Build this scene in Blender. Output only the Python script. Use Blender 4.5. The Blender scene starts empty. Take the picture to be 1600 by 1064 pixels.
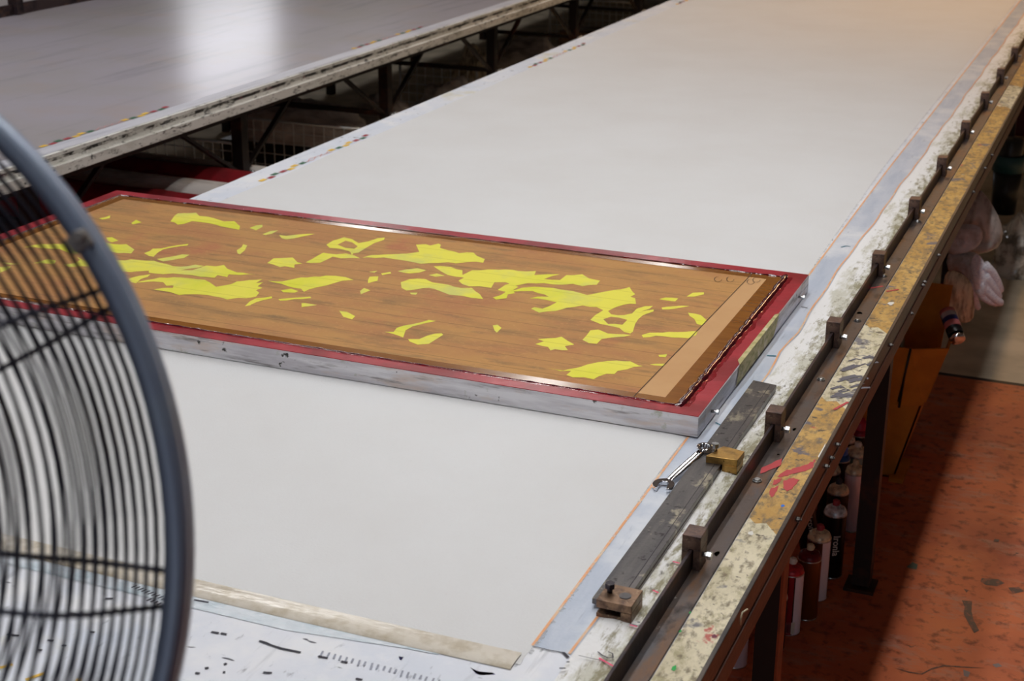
import bpy, bmesh, math, random
from mathutils import Vector, Matrix, noise
random.seed(7)
C = bpy.context.scene.collection
sc = bpy.context.scene
PI = math.pi
T = 0.8            # height of the printing tables; everything below is laid out from the table top (z = 0)
FL = -T            # floor level

# ------------------------------------------------------------------ surveyed camera (used for the camera and for measuring)
F = 2375.0
PITCH, YAW, ROLL = map(math.radians, (20.15, 22.6, 0.27))
fw = Vector((-math.sin(YAW)*math.cos(PITCH), math.cos(YAW)*math.cos(PITCH), -math.sin(PITCH)))
_r0 = Vector((math.cos(YAW), math.sin(YAW), 0)); _u0 = _r0.cross(fw)
rt = math.cos(ROLL)*_r0 + math.sin(ROLL)*_u0
up = -math.sin(ROLL)*_r0 + math.cos(ROLL)*_u0
EYE = Vector((0, 0, 1.0))
def ray(x, y): return rt*(x-800) - up*(y-532) + fw*F
def bp(x, y, z=0.0):
    d = ray(x, y); return EYE + d*((z-1.0)/d.z)
def onY(x, y, Y):
    d = ray(x, y); return EYE + d*(Y/d.y)
def onX(x, y, X):
    d = ray(x, y); return EYE + d*(X/d.x)

# ------------------------------------------------------------------ materials
def lin(c):
    out = []
    for v in c[:3]:
        v = v/255.0
        out.append(v/12.92 if v <= 0.04045 else ((v+0.055)/1.055)**2.4)
    return (*out, 1.0)
def M(name, base, rough=0.5, metal=0.0, layers=(), bump=0.0, bscale=80, coat=0.0, bstretch=(1,1,1), spec=0.5, coat_rough=0.1, bdetail=4):
    m = bpy.data.materials.new(name); m.use_nodes = True
    nt = m.node_tree; N = nt.nodes; L = nt.links
    b = N['Principled BSDF']
    b.inputs['Roughness'].default_value = rough
    b.inputs['Metallic'].default_value = metal
    b.inputs['Specular IOR Level'].default_value = spec
    b.inputs['Coat Weight'].default_value = coat
    b.inputs['Coat Roughness'].default_value = coat_rough
    tc = N.new('ShaderNodeTexCoord')
    prev = None
    for i, ly in enumerate(layers):
        mp = N.new('ShaderNodeMapping'); L.new(tc.outputs['Object'], mp.inputs['Vector'])
        mp.inputs['Scale'].default_value = ly.get('stretch', (1,1,1))
        mp.inputs['Location'].default_value = (i*3.7+ly.get('seed',0), i*1.9, 0.3*i)
        mp.inputs['Rotation'].default_value = (0, 0, ly.get('rot', 0))
        kind = ly.get('kind', 'noise')
        if kind == 'noise':
            t = N.new('ShaderNodeTexNoise'); t.inputs['Scale'].default_value = ly['scale']
            t.inputs['Detail'].default_value = ly.get('detail', 5); t.inputs['Roughness'].default_value = ly.get('nr', 0.6)
            out = t.outputs['Fac']
        elif kind == 'voronoi':
            t = N.new('ShaderNodeTexVoronoi'); t.inputs['Scale'].default_value = ly['scale']
            out = t.outputs['Distance']
        elif kind == 'grime':       # noise that gathers towards one side of the object
            t = N.new('ShaderNodeTexNoise'); t.inputs['Scale'].default_value = ly['scale']; t.inputs['Detail'].default_value = ly.get('detail', 8); t.inputs['Roughness'].default_value = .7
            sp = N.new('ShaderNodeSeparateXYZ'); L.new(tc.outputs['Object'], sp.inputs[0])
            g = N.new('ShaderNodeMapRange'); g.inputs['From Min'].default_value = ly['x0']; g.inputs['From Max'].default_value = ly['x1']; g.inputs['To Min'].default_value = -.12; g.inputs['To Max'].default_value = ly.get('push', .12)
            L.new(sp.outputs['X'], g.inputs['Value'])
            ad = N.new('ShaderNodeMath'); ad.operation = 'ADD'; L.new(t.outputs['Fac'], ad.inputs[0]); L.new(g.outputs[0], ad.inputs[1]); out = ad.outputs[0]
        else:
            t = N.new('ShaderNodeTexWave'); t.inputs['Scale'].default_value = ly['scale']
            t.bands_direction = ly.get('dir', 'Y'); t.inputs['Distortion'].default_value = ly.get('dist', 0.3)
            t.inputs['Detail Scale'].default_value = ly.get('ds', 1.0)
            out = t.outputs['Fac']
        L.new(mp.outputs['Vector'], t.inputs['Vector'])
        r = N.new('ShaderNodeMapRange'); r.inputs['From Min'].default_value = ly['lo']; r.inputs['From Max'].default_value = ly['hi']
        r.inputs['To Max'].default_value = ly.get('amt', 1.0); r.clamp = True
        L.new(out, r.inputs['Value'])
        mx = N.new('ShaderNodeMix'); mx.data_type = 'RGBA'
        L.new(r.outputs['Result'], mx.inputs[0])
        if prev is None: mx.inputs[6].default_value = lin(base)
        else: L.new(prev, mx.inputs[6])
        mx.inputs[7].default_value = lin(ly['color'])
        prev = mx.outputs[2]
    if prev is None: b.inputs['Base Color'].default_value = lin(base)
    else: L.new(prev, b.inputs['Base Color'])
    if bump:
        mp = N.new('ShaderNodeMapping'); L.new(tc.outputs['Object'], mp.inputs['Vector']); mp.inputs['Scale'].default_value = bstretch
        t = N.new('ShaderNodeTexNoise'); t.inputs['Scale'].default_value = bscale; t.inputs['Detail'].default_value = bdetail
        L.new(mp.outputs['Vector'], t.inputs['Vector'])
        bn = N.new('ShaderNodeBump'); bn.inputs['Strength'].default_value = bump; bn.inputs['Distance'].default_value = 0.002
        L.new(t.outputs['Fac'], bn.inputs['Height']); L.new(bn.outputs['Normal'], b.inputs['Normal'])
        if coat: L.new(bn.outputs['Normal'], b.inputs['Coat Normal'])
    return m

mt = {}
mt['canvas'] = M('white canvas', (221,222,223), .9, layers=[dict(color=(217,217,217), scale=3, lo=.35, hi=.7), dict(color=(203,201,196), scale=220, lo=.62, hi=.8, amt=.5)], bump=.25, bscale=260, spec=.15)
mt['top'] = M('chalky white table paint', (226,229,237), .5, layers=[
    dict(color=(212,219,232), scale=4, lo=.4, hi=.7), dict(color=(236,237,240), scale=9, lo=.5, hi=.7),
    dict(color=(120,124,132), scale=3, stretch=(14,1.2,1), lo=.60, hi=.75, amt=.45, rot=.03),
    dict(color=(110,114,122), scale=38, stretch=(2.2,.8,1), lo=.63, hi=.74, amt=.7, rot=1.2),
    dict(color=(44,46,60), scale=17, stretch=(1,3.2,1), lo=.70, hi=.72, amt=.95, rot=.2, detail=2),
    dict(color=(206,196,150), scale=5, lo=.62, hi=.76, amt=.6, seed=4)], bump=.4, bscale=60, spec=.4)
mt['strip'] = M('pale blue table strip', (196,204,218), .45, layers=[dict(color=(176,188,206), scale=12, stretch=(3,.5,1), lo=.4, hi=.7), dict(color=(222,226,232), scale=6, lo=.5, hi=.7), dict(color=(130,140,156), scale=30, stretch=(3,.3,1), lo=.63, hi=.75, amt=.6)], bump=.3, bscale=90)
mt['crust'] = M('crusted white paint with olive grime', (234,234,234), .7, layers=[
    dict(kind='grime', color=(196,194,178), scale=9, stretch=(3,.8,1), x0=.735, x1=.822, lo=.46, hi=.58, amt=.85),
    dict(kind='grime', color=(134,126,92), scale=22, stretch=(4,1,1), x0=.74, x1=.82, lo=.53, hi=.65, amt=.85, push=.15, seed=2),
    dict(kind='grime', color=(76,70,58), scale=40, stretch=(1.6,.8,1), x0=.73, x1=.83, lo=.58, hi=.67, amt=.8, push=.08),
    dict(color=(214,168,176), scale=14, lo=.70, hi=.78, amt=.5, seed=2)], bump=1.0, bscale=110, bdetail=8)
mt['orange'] = M('orange marker line', (236,170,120), .6, layers=[dict(color=(226,200,170), scale=25, lo=.45, hi=.65)])
mt['steel'] = M('rusted rail steel', (92,82,78), .42, .55, layers=[
    dict(color=(120,84,54), scale=5, stretch=(6,1.4,1), lo=.5, hi=.7), dict(color=(84,86,92), scale=13, stretch=(2,.7,1), lo=.52, hi=.66, amt=.8), dict(color=(44,36,34), scale=22, stretch=(1.5,.8,1), lo=.56, hi=.7),
    dict(color=(70,190,110), scale=16, lo=.78, hi=.8, seed=5), dict(color=(200,196,190), scale=60, lo=.71, hi=.75, amt=.7), dict(color=(190,180,60), scale=13, lo=.775, hi=.79, amt=.8, seed=11)], bump=.35, bscale=70)
mt['flange'] = M('dark worn steel flange', (70,58,60), .38, .6, layers=[dict(color=(120,84,56), scale=9, stretch=(1,1,6), lo=.55, hi=.7, amt=.6), dict(color=(30,26,32), scale=12, lo=.5, hi=.65)], bump=.3, bscale=90)
mt['block'] = M('brown patinated steel', (112,88,78), .42, .6, layers=[dict(color=(74,60,58), scale=60, lo=.45, hi=.65), dict(color=(160,140,120), scale=150, lo=.62, hi=.7, amt=.5)], bump=.25, bscale=200)
mt['bright'] = M('zinc plated steel', (196,198,200), .28, .95, layers=[dict(color=(120,116,112), scale=160, lo=.5, hi=.7)])
mt['dullbolt'] = M('dull zinc', (130,128,126), .5, .7, layers=[dict(color=(80,76,74), scale=160, lo=.45, hi=.65)])
mt['darkbolt'] = M('blackened bolt steel', (60,56,62), .38, .7, layers=[dict(color=(110,100,96), scale=220, lo=.55, hi=.7)])
mt['bar'] = M('worn flat bar steel', (112,108,106), .34, .8, layers=[
    dict(color=(86,84,86), scale=7, stretch=(6,.8,1), lo=.4, hi=.65), dict(color=(186,178,156), scale=34, stretch=(1,.6,1), lo=.58, hi=.66, amt=.8), dict(color=(50,46,46), scale=75, lo=.60, hi=.68)], bump=.25, bscale=150)
mt['brass'] = M('scratched brass', (190,150,84), .34, .9, layers=[dict(color=(120,92,60), scale=45, lo=.45, hi=.7), dict(color=(60,46,34), scale=90, lo=.6, hi=.7)], bump=.3, bscale=140)
mt['bronze'] = M('dull brown brass', (140,112,90), .4, .75, layers=[dict(color=(96,76,64), scale=70, lo=.42, hi=.62), dict(color=(180,156,126), scale=160, lo=.6, hi=.7, amt=.6)], bump=.3, bscale=160)
mt['chrome'] = M('polished chrome', (225,225,228), .07, 1.0)
mt['alu'] = M('stained aluminium tube', (232,230,234), .42, .1, layers=[
    dict(color=(198,194,200), scale=6, stretch=(1,1,9), lo=.4, hi=.62), dict(color=(214,196,186), scale=9, stretch=(1,1,5), lo=.52, hi=.66, amt=.8), dict(color=(150,158,120), scale=26, lo=.62, hi=.70, amt=.6),
    dict(color=(120,112,112), scale=30, stretch=(.3,.3,3), lo=.56, hi=.68, amt=.8), dict(color=(52,50,46), scale=34, lo=.665, hi=.70)], bump=.25, bscale=90)
mt['red'] = M('red screen lacquer', (168,36,50), .34, layers=[dict(color=(190,60,70), scale=24, lo=.5, hi=.7, amt=.6), dict(color=(136,16,28), scale=6, lo=.48, hi=.56, amt=.9)], bump=.3, bscale=50, coat=.35, coat_rough=.15)
mt['bead'] = M('wet dark red glue bead', (66,6,20), .1, layers=[dict(color=(104,10,24), scale=30, lo=.5, hi=.65)], bump=.5, bscale=70, coat=1.0, coat_rough=.04)
mt['emul_dark'] = M('glossy dark brown emulsion band', (150,96,40), .16, layers=[dict(color=(134,82,32), scale=10, stretch=(1,6,1), lo=.4, hi=.7)], bump=.03, bscale=9, coat=.6, coat_rough=.08)
mt['emul_light'] = M('tan emulsion band', (202,158,110), .5, layers=[dict(color=(194,148,100), scale=6, lo=.4, hi=.7)], spec=.2)
mt['emul'] = M('brown emulsion on screen mesh', (188,140,84), .55, layers=[
    dict(color=(176,122,80), scale=5, stretch=(1,2,1), lo=.45, hi=.7), dict(color=(150,116,76), scale=7, stretch=(.8,3,1), lo=.52, hi=.70, amt=.85), dict(color=(118,96,70), scale=14, stretch=(.6,2.2,1), lo=.57, hi=.70, amt=.6, seed=3),
    dict(color=(180,104,80), scale=5, lo=.60, hi=.70, amt=.5, seed=8), dict(color=(200,152,96), scale=120, lo=.55, hi=.7, amt=.5),
    dict(kind='wave', color=(120,88,54), scale=5.6, lo=.990, hi=1.0, amt=.55, dir='Y', dist=.35, ds=.4)], spec=.18)
mt['yellow'] = M('open yellow mesh areas', (232,224,86), .6, layers=[dict(color=(204,204,120), scale=7, lo=.5, hi=.66, amt=.8), dict(color=(214,216,52), scale=3, lo=.5, hi=.6, amt=.7, seed=3), dict(kind='wave', color=(190,180,70), scale=5.6, lo=.990, hi=1.0, amt=.5, dir='Y', dist=.25, ds=.4)], spec=.18)
mt['penline'] = M('dark pencil line', (70,52,38), .7)
mt['masking'] = M('yellowed masking tape', (196,184,134), .65, layers=[dict(color=(150,146,84), scale=40, stretch=(1,1,3), lo=.45, hi=.65), dict(color=(224,216,196), scale=25, lo=.56, hi=.7)], bump=.5, bscale=120)
mt['tape'] = M('clear brown packing tape', (222,214,200), .34, layers=[dict(color=(194,182,160), scale=30, lo=.45, hi=.65)], bump=.32, bscale=60, bstretch=(.6,2.5,1), coat=1, coat_rough=.03)
mt['cleartape'] = M('clear tape over paint', (210,218,226), .2, layers=[dict(color=(190,206,216), scale=20, lo=.45, hi=.65)], bump=.8, bscale=45, bstretch=(1,3,1), coat=.5, coat_rough=.08)
def wood(name, base, a, b_):
    return M(name, base, .6, layers=[
    dict(color=a, scale=9, stretch=(1.5,.9,1), lo=.42, hi=.58, amt=.9, nr=.75), dict(color=b_, scale=26, stretch=(1.6,.8,1), lo=.49, hi=.60, amt=.9, nr=.75),
    dict(color=(112,98,76), scale=60, stretch=(1.5,.8,1), lo=.52, hi=.66, amt=.85), dict(color=(186,70,66), scale=11, stretch=(1,.9,1), lo=.65, hi=.675, amt=.85, seed=2), dict(color=(92,92,108), scale=14, lo=.60, hi=.65, amt=.85, seed=6),
    dict(color=(70,60,52), scale=45, stretch=(1,1.4,1), lo=.63, hi=.66, amt=.9, seed=1), dict(color=(240,238,232), scale=36, lo=.715, hi=.73), dict(color=(110,70,110), scale=30, lo=.72, hi=.73, seed=9)], bump=.6, bscale=70)
mt['wood'] = wood('paint splashed yellow board', (204,164,92), (180,138,66), (146,116,72))
mt['woodcream'] = wood('paint splashed cream board', (222,212,184), (206,196,166), (170,160,124))
mt['sidesteel'] = M('dark painted side channel', (60,50,46), .4, .3, layers=[dict(color=(96,78,64), scale=12, stretch=(1,.5,6), lo=.5, hi=.7), dict(color=(30,26,28), scale=9, lo=.5, hi=.65)], bump=.3, bscale=80)
mt['sidelow'] = M('brown primed side angle', (104,70,60), .5, .15, layers=[dict(color=(78,54,50), scale=14, stretch=(1,.5,4), lo=.45, hi=.65)], bump=.3, bscale=80)
mt['leg'] = M('black painted table leg', (34,26,24), .5, .2, layers=[dict(color=(96,52,28), scale=6, lo=.55, hi=.75)])
mt['leglit'] = M('orange brown lit leg side', (150,72,34), .6, layers=[dict(color=(110,54,30), scale=20, lo=.45, hi=.65)])  # lamp light on the near leg's right side, put into the colour
mt['fartop'] = M('lilac grey table varnish', (186,180,190), .34, layers=[dict(color=(178,172,172), scale=2.2, lo=.4, hi=.7), dict(color=(146,142,152), scale=2.4, stretch=(6,.5,1), lo=.54, hi=.72, amt=.7), dict(color=(190,170,160), scale=3, lo=.55, hi=.75, amt=.6)], bump=.10, bscale=10, bstretch=(1,.4,1), coat=.6, coat_rough=.2)
mt['farmargin'] = M('pale table margin', (206,206,214), .4, layers=[dict(color=(176,176,188), scale=5, stretch=(8,.5,1), lo=.5, hi=.7)])
mt['faredge'] = M('grimy pale table edge board', (222,222,216), .6, layers=[
    dict(color=(160,160,144), scale=8, stretch=(1,.6,2), lo=.5, hi=.7, amt=.6), dict(color=(28,28,24), scale=34, stretch=(1,.6,2.2), lo=.55, hi=.62, detail=7, nr=.75, amt=.9), dict(color=(90,88,76), scale=12, stretch=(1,.5,3), lo=.55, hi=.68, amt=.4), dict(color=(196,206,60), scale=3, lo=.70, hi=.74), dict(color=(190,110,130), scale=6, lo=.69, hi=.73, amt=.7, seed=4)], bump=.5, bscale=60)
mt['fargrime'] = M('black ink grime on the edge', (196,196,188), .6, layers=[dict(color=(26,26,22), scale=26, stretch=(1,.6,1.6), lo=.44, hi=.52, detail=7, nr=.75), dict(color=(150,90,100), scale=9, lo=.6, hi=.66, amt=.5)], bump=.5, bscale=60)
mt['nearedge'] = M('worn white table edge', (190,192,196), .6, layers=[dict(color=(120,120,112), scale=14, stretch=(1,.6,3), lo=.5, hi=.65)])
def flat(n, c, r=.6, metal=0., **k): return M(n, c, r, metal, **k)
for n, c in dict(mk_red=(160,50,60), mk_yellow=(236,190,70), mk_green=(50,100,70), mk_pink=(214,160,160), mk_blue=(34,30,110), mk_black=(40,38,52), mk_teal=(60,120,140), mk_hot=(232,60,110)).items():
    mt[n] = flat(n[3:]+' ink mark', c, .6, layers=[dict(color=tuple(min(255, v+30) for v in c), scale=60, lo=.5, hi=.7)])
# floor: red paint near, bare grey concrete beyond a joint
def floor_mat():
    m = M('painted concrete floor', (204,112,72), .55, layers=[
        dict(color=(172,90,62), scale=2.4, lo=.42, hi=.66), dict(color=(214,124,74), scale=4, lo=.52, hi=.72, amt=.8), dict(color=(176,138,120), scale=4.4, stretch=(1,3,1), lo=.53, hi=.68, amt=.7, nr=.75, rot=1.2),
        dict(color=(72,56,52), scale=9, stretch=(1,1.6,1), lo=.655, hi=.69, amt=.85, nr=.7), dict(color=(96,110,100), scale=5, lo=.70, hi=.76, amt=.6, seed=3), dict(color=(96,52,40), scale=36, lo=.52, hi=.68, amt=.7)], bump=.4, bscale=30, spec=.3)
    nt = m.node_tree; N = nt.nodes; L = nt.links; b = N['Principled BSDF']
    old = b.inputs['Base Color'].links[0].from_socket
    tc = N.new('ShaderNodeTexCoord'); sp = N.new('ShaderNodeSeparateXYZ'); L.new(tc.outputs['Object'], sp.inputs[0])
    n1 = N.new('ShaderNodeTexNoise'); n1.inputs['Scale'].default_value = 5; n1.inputs['Detail'].default_value = 8; L.new(tc.outputs['Object'], n1.inputs['Vector'])
    r = N.new('ShaderNodeMapRange'); r.inputs['From Min'].default_value = .35; r.inputs['From Max'].default_value = .7; L.new(n1.outputs['Fac'], r.inputs['Value'])
    g = N.new('ShaderNodeMix'); g.data_type = 'RGBA'; L.new(r.outputs[0], g.inputs[0]); g.inputs[6].default_value = lin((226,212,190)); g.inputs[7].default_value = lin((176,166,144))
    st = N.new('ShaderNodeMath'); st.operation = 'GREATER_THAN'; L.new(sp.outputs['Y'], st.inputs[0]); st.inputs[1].default_value = 4.80
    mx = N.new('ShaderNodeMix'); mx.data_type = 'RGBA'; L.new(st.outputs[0], mx.inputs[0]); L.new(old, mx.inputs[6]); L.new(g.outputs[2], mx.inputs[7])
    # dark joint
    s2 = N.new('ShaderNodeMath'); s2.operation = 'COMPARE'; L.new(sp.outputs['Y'], s2.inputs[0]); s2.inputs[1].default_value = 4.795; s2.inputs[2].default_value = .012
    m3 = N.new('ShaderNodeMix'); m3.data_type = 'RGBA'; L.new(s2.outputs[0], m3.inputs[0]); L.new(mx.outputs[2], m3.inputs[6]); m3.inputs[7].default_value = lin((58,52,46))
    L.new(m3.outputs[2], b.inputs['Base Color'])
    return m
mt['floor'] = floor_mat()
mt['wall'] = M('plain wall paint', (150,146,140), .8, layers=[dict(color=(130,126,122), scale=2, lo=.4, hi=.7)])
mt['ceil'] = M('ceiling boards', (150,148,146), .8, layers=[dict(color=(130,128,126), scale=2, lo=.4, hi=.7)])
mt['fan'] = M('blue grey fan enamel', (120,133,156), .36, .2, layers=[dict(color=(126,140,160), scale=30, lo=.45, hi=.65)], spec=.5)
mt['fanwire'] = M('dark chromed guard wire', (58,60,72), .28, .85)
mt['blade'] = M('grey fan blade', (110,114,120), .35, .6)
mt['cardboard'] = M('ochre cardboard', (206,132,30), .7, layers=[dict(color=(186,116,24), scale=14, lo=.4, hi=.65)], bump=.2, bscale=40)
mt['blackplastic'] = M('black plastic', (20,20,22), .35, layers=[dict(color=(34,34,38), scale=20, lo=.5, hi=.7)], bump=.6, bscale=16)
mt['cloth'] = M('pale grey cotton', (232,230,236), .85, layers=[dict(color=(150,146,140), scale=9, lo=.45, hi=.65)], bump=.6, bscale=60)
mt['beigecloth'] = M('beige cotton', (236,226,200), .85, layers=[dict(color=(150,136,110), scale=20, stretch=(4,1,1), lo=.45, hi=.65)], bump=.6, bscale=60)
mt['glove'] = M('white knitted glove cotton', (246,244,252), .8, layers=[dict(color=(216,214,230), scale=120, stretch=(1,1,3), lo=.45, hi=.6)], bump=.8, bscale=220)
mt['bag'] = M('greyish plastic bag', (200,194,190), .35, layers=[dict(color=(110,102,98), scale=10, stretch=(2,1,1), lo=.45, hi=.65)], bump=1., bscale=22)
mt['cling'] = M('crumpled clear plastic', (230,224,216), .15, layers=[dict(color=(120,110,100), scale=14, lo=.45, hi=.6)], bump=1., bscale=30, coat=.8)
mt['wire'] = M('galvanised mesh wire', (236,240,240), .45, .5)
mt['redcloth'] = M('dark red cotton', (150,16,30), .8, layers=[dict(color=(110,10,22), scale=10, lo=.4, hi=.65)], bump=.5, bscale=40)
mt['greycloth'] = M('folded pale sheeting', (240,234,228), .85, layers=[dict(color=(190,182,176), scale=5, stretch=(1,3,3), lo=.45, hi=.65)], bump=.6, bscale=24)
mt['teal'] = M('teal plastic', (30,74,80), .45)
mt['tan'] = M('tan board', (150,122,92), .7, layers=[dict(color=(130,104,80), scale=20, stretch=(6,6,.5), lo=.45, hi=.6)])
mt['white'] = M('white plastic', (226,224,216), .4)
mt['cream'] = M('cream plastic', (214,206,176), .45)
mt['lampshade'] = M('white lamp housing', (220,220,220), .5)

# ------------------------------------------------------------------ mesh builder
class MB:
    def __init__(s): s.v = []; s.f = []; s.m = []; s.sm = []
    def add(s, vs, fs, mi=0, smooth=False):
        o = len(s.v); s.v += [Vector(p) for p in vs]
        for f in fs: s.f.append([i+o for i in f]); s.m.append(mi); s.sm.append(smooth)
        return s
    def box(s, x0, x1, y0, y1, z0, z1, mi=0):
        x0, x1 = sorted((x0, x1)); y0, y1 = sorted((y0, y1)); z0, z1 = sorted((z0, z1))
        vs = [(x0,y0,z0),(x1,y0,z0),(x1,y1,z0),(x0,y1,z0),(x0,y0,z1),(x1,y0,z1),(x1,y1,z1),(x0,y1,z1)]
        return s.add(vs, [(0,3,2,1),(4,5,6,7),(0,1,5,4),(1,2,6,5),(2,3,7,6),(3,0,4,7)], mi)
    def bar(s, p, q, w, h=None, upv=(0,0,1), mi=0):
        p = Vector(p); q = Vector(q); h = h or w; d = (q-p).normalized(); a = d.cross(Vector(upv))
        if a.length < 1e-4: a = d.cross(Vector((1,0,0)))
        a.normalize(); b = a.cross(d)
        vs = [e + a*sx*w/2 + b*sy*h/2 for e in (p, q) for sx, sy in ((-1,-1),(1,-1),(1,1),(-1,1))]
        return s.add(vs, [(0,1,2,3),(7,6,5,4),(0,4,5,1),(1,5,6,2),(2,6,7,3),(3,7,4,0)], mi)
    def cone(s, p, q, r0, r1=None, n=16, cap=True, mi=0, smooth=True):
        p = Vector(p); q = Vector(q); r1 = r0 if r1 is None else r1
        d = (q-p).normalized(); a = d.orthogonal().normalized(); b = d.cross(a)
        vs = [c + (a*math.cos(2*PI*k/n) + b*math.sin(2*PI*k/n))*r for c, r in ((p, r0), (q, r1)) for k in range(n)]
        s.add(vs, [(k, (k+1) % n, n+(k+1) % n, n+k) for k in range(n)], mi, smooth)
        if cap:
            o = len(s.v)-2*n
            for f in ([o+k for k in range(n)][::-1], [o+n+k for k in range(n)]): s.f.append(f); s.m.append(mi); s.sm.append(False)
        return s
    def tube(s, path, r, n=8, closed=False, mi=0):
        P = [Vector(p) for p in path]; m = len(P); rr = r if isinstance(r, (list, tuple)) else [r]*m
        vs = []; a = None
        for i in range(m):
            if closed: d = P[(i+1) % m]-P[i-1]
            else: d = P[min(i+1, m-1)]-P[max(i-1, 0)]
            d.normalize()
            a = d.orthogonal() if a is None else a - d*a.dot(d)
            a.normalize(); b = d.cross(a)
            vs += [P[i] + (a*math.cos(2*PI*k/n)+b*math.sin(2*PI*k/n))*rr[i] for k in range(n)]
        fs = []
        for i in range(m if closed else m-1):
            j = (i+1) % m
            fs += [(i*n+k, i*n+(k+1) % n, j*n+(k+1) % n, j*n+k) for k in range(n)]
        if not closed: fs += [tuple(range(n))[::-1], tuple((m-1)*n+k for k in range(n))]
        return s.add(vs, fs, mi, True)
    def lathe(s, prof, c=(0,0,0), n=24, ax=None, mi=None, a0=0., a1=2*PI):
        c = Vector(c); ax = Vector(ax or (0,0,1)).normalized(); a = ax.orthogonal().normalized()
        if abs(ax.z) > .99: a = Vector((1,0,0))
        b = ax.cross(a); full = abs(a1-a0-2*PI) < 1e-6; cols = n if full else n+1
        vs = []
        for r, h in prof:
            for k in range(cols):
                t = a0+(a1-a0)*k/n; vs.append(c+ax*h+(a*math.cos(t)+b*math.sin(t))*r)
        for i in range(len(prof)-1):
            fs = [(i*cols+k, i*cols+(k+1) % cols, (i+1)*cols+(k+1) % cols, (i+1)*cols+k) for k in range(n)]
            if i == 0: s.add(vs, fs, (mi[i] if mi else 0), True); o = len(s.v)-len(vs)
            else:
                for f in fs: s.f.append([x+o for x in f]); s.m.append(mi[i] if mi else 0); s.sm.append(True)
        return s
    def poly(s, pts, z, mi=0):
        pts = [Vector((p[0], p[1], z if len(p) < 3 or p[2] is None else p[2])) for p in pts]
        ar = sum(pts[i].x*pts[(i+1) % len(pts)].y - pts[(i+1) % len(pts)].x*pts[i].y for i in range(len(pts)))
        if ar < 0: pts = pts[::-1]
        return s.add(pts, [tuple(range(len(pts)))], mi)
    def prism(s, pts, z0, z1, mi=0):
        pts = [(p[0], p[1]) for p in pts]
        ar = sum(pts[i][0]*pts[(i+1) % len(pts)][1] - pts[(i+1) % len(pts)][0]*pts[i][1] for i in range(len(pts)))
        if ar < 0: pts = pts[::-1]
        n = len(pts); vs = [(x, y, z0) for x, y in pts]+[(x, y, z1) for x, y in pts]
        return s.add(vs, [tuple(range(n))[::-1], tuple(range(n, 2*n))]+[(k, (k+1) % n, n+(k+1) % n, n+k) for k in range(n)], mi)
    def build(s, name, mats, parent=None, org=None, bevel=0, seg=2):
        if not isinstance(mats, (list, tuple)): mats = [mats]
        if org is None: org = Vector(parent['_org']) if parent is not None and '_org' in parent else Vector((0,0,0))
        org = Vector(org)
        me = bpy.data.meshes.new(name); me.from_pydata([v-org for v in s.v], [], s.f)
        for mm in mats: me.materials.append(mt[mm] if isinstance(mm, str) else mm)
        me.polygons.foreach_set('material_index', s.m); me.polygons.foreach_set('use_smooth', s.sm); me.update()
        o = bpy.data.objects.new(name, me); C.objects.link(o)
        if parent is not None: o.parent = parent; o['_org'] = tuple(org)
        else: o.location = org; o['_org'] = tuple(org)
        if bevel:
            b = o.modifiers.new('bevel', 'BEVEL'); b.width = bevel; b.segments = seg; b.limit_method = 'ANGLE'; b.angle_limit = .6
            b.harden_normals = False
        return o
def thing(name, label, cat, loc, group=None):
    o = bpy.data.objects.new(name, None); C.objects.link(o); o.location = loc; o['_org'] = tuple(loc)
    o.empty_display_size = .05
    o['label'] = label; o['category'] = cat
    if group: o['group'] = group
    return o
def tag(o, label, cat, group=None, kind=None):
    o['label'] = label; o['category'] = cat
    if group: o['group'] = group
    if kind: o['kind'] = kind
    return o
def struct(o): o['kind'] = 'structure'; return o
def copy_tree(o, parent=None):
    c = o.copy(); C.objects.link(c); c.parent = parent
    for ch in list(o.children): copy_tree(ch, c)
    return c

# ------------------------------------------------------------------ the room
RX0, RX1, RY0, RY1, RH = -16., 4.5, -3.5, 27., 2.62
fl = MB().box(RX0, RX1, RY0, RY1, FL-.1, FL)
for pts, mi_ in [([(1503,938),(1519,939),(1518,955),(1521,968),(1530,985),(1522,989),(1514,975),(1506,960),(1507,948)], 1), ([(1534,903),(1560,905),(1570,911),(1558,916),(1540,914),(1532,908)], 1), ([(1554,842),(1562,843),(1560,847),(1552,846)], 1),
    ([(1505,1046),(1516,1050),(1513,1058),(1506,1056)], 2), ([(1550,1038),(1560,1036),(1566,1041),(1556,1043)], 2), ([(1426,878),(1434,882),(1432,890),(1416,886)], 3), ([(1506,920),(1514,922),(1510,926)], 1), ([(1575,918),(1592,917),(1600,924),(1583,928)], 1),
    ([(1396,1043),(1420,1049),(1440,1052),(1455,1044),(1475,1039),(1505,1041),(1540,1044),(1505,1043),(1475,1041),(1456,1046),(1441,1054),(1420,1051)], 1)]:
    fl.poly([bp(x, y, FL+.0006) for x, y in pts], FL+.0006, mi_)
struct(fl.build('floor', ['floor', flat('dark floor stain', (74,52,50), .5, layers=[dict(color=(130,70,54), scale=60, lo=.5, hi=.62)]), flat('grey floor scuff', (128,112,108)), flat('green grey scuff', (96,104,88))]))
struct(MB().box(RX0, RX1, RY0, RY1, RH, RH+.1).build('ceiling', 'ceil'))
struct(MB().box(RX0-.1, RX0, RY0, RY1, FL-.1, RH+.1).build('wall_left', 'wall'))
struct(MB().box(RX1, RX1+.1, RY0, RY1, FL-.1, RH+.1).build('wall_right', 'wall'))
struct(MB().box(RX0-.1, RX1+.1, RY1, RY1+.1, FL-.1, RH+.1).build('wall_far', 'wall'))
struct(MB().box(RX0-.1, RX1+.1, RY0-.1, RY0, FL-.1, RH+.1).build('wall_near', 'wall'))

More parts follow.
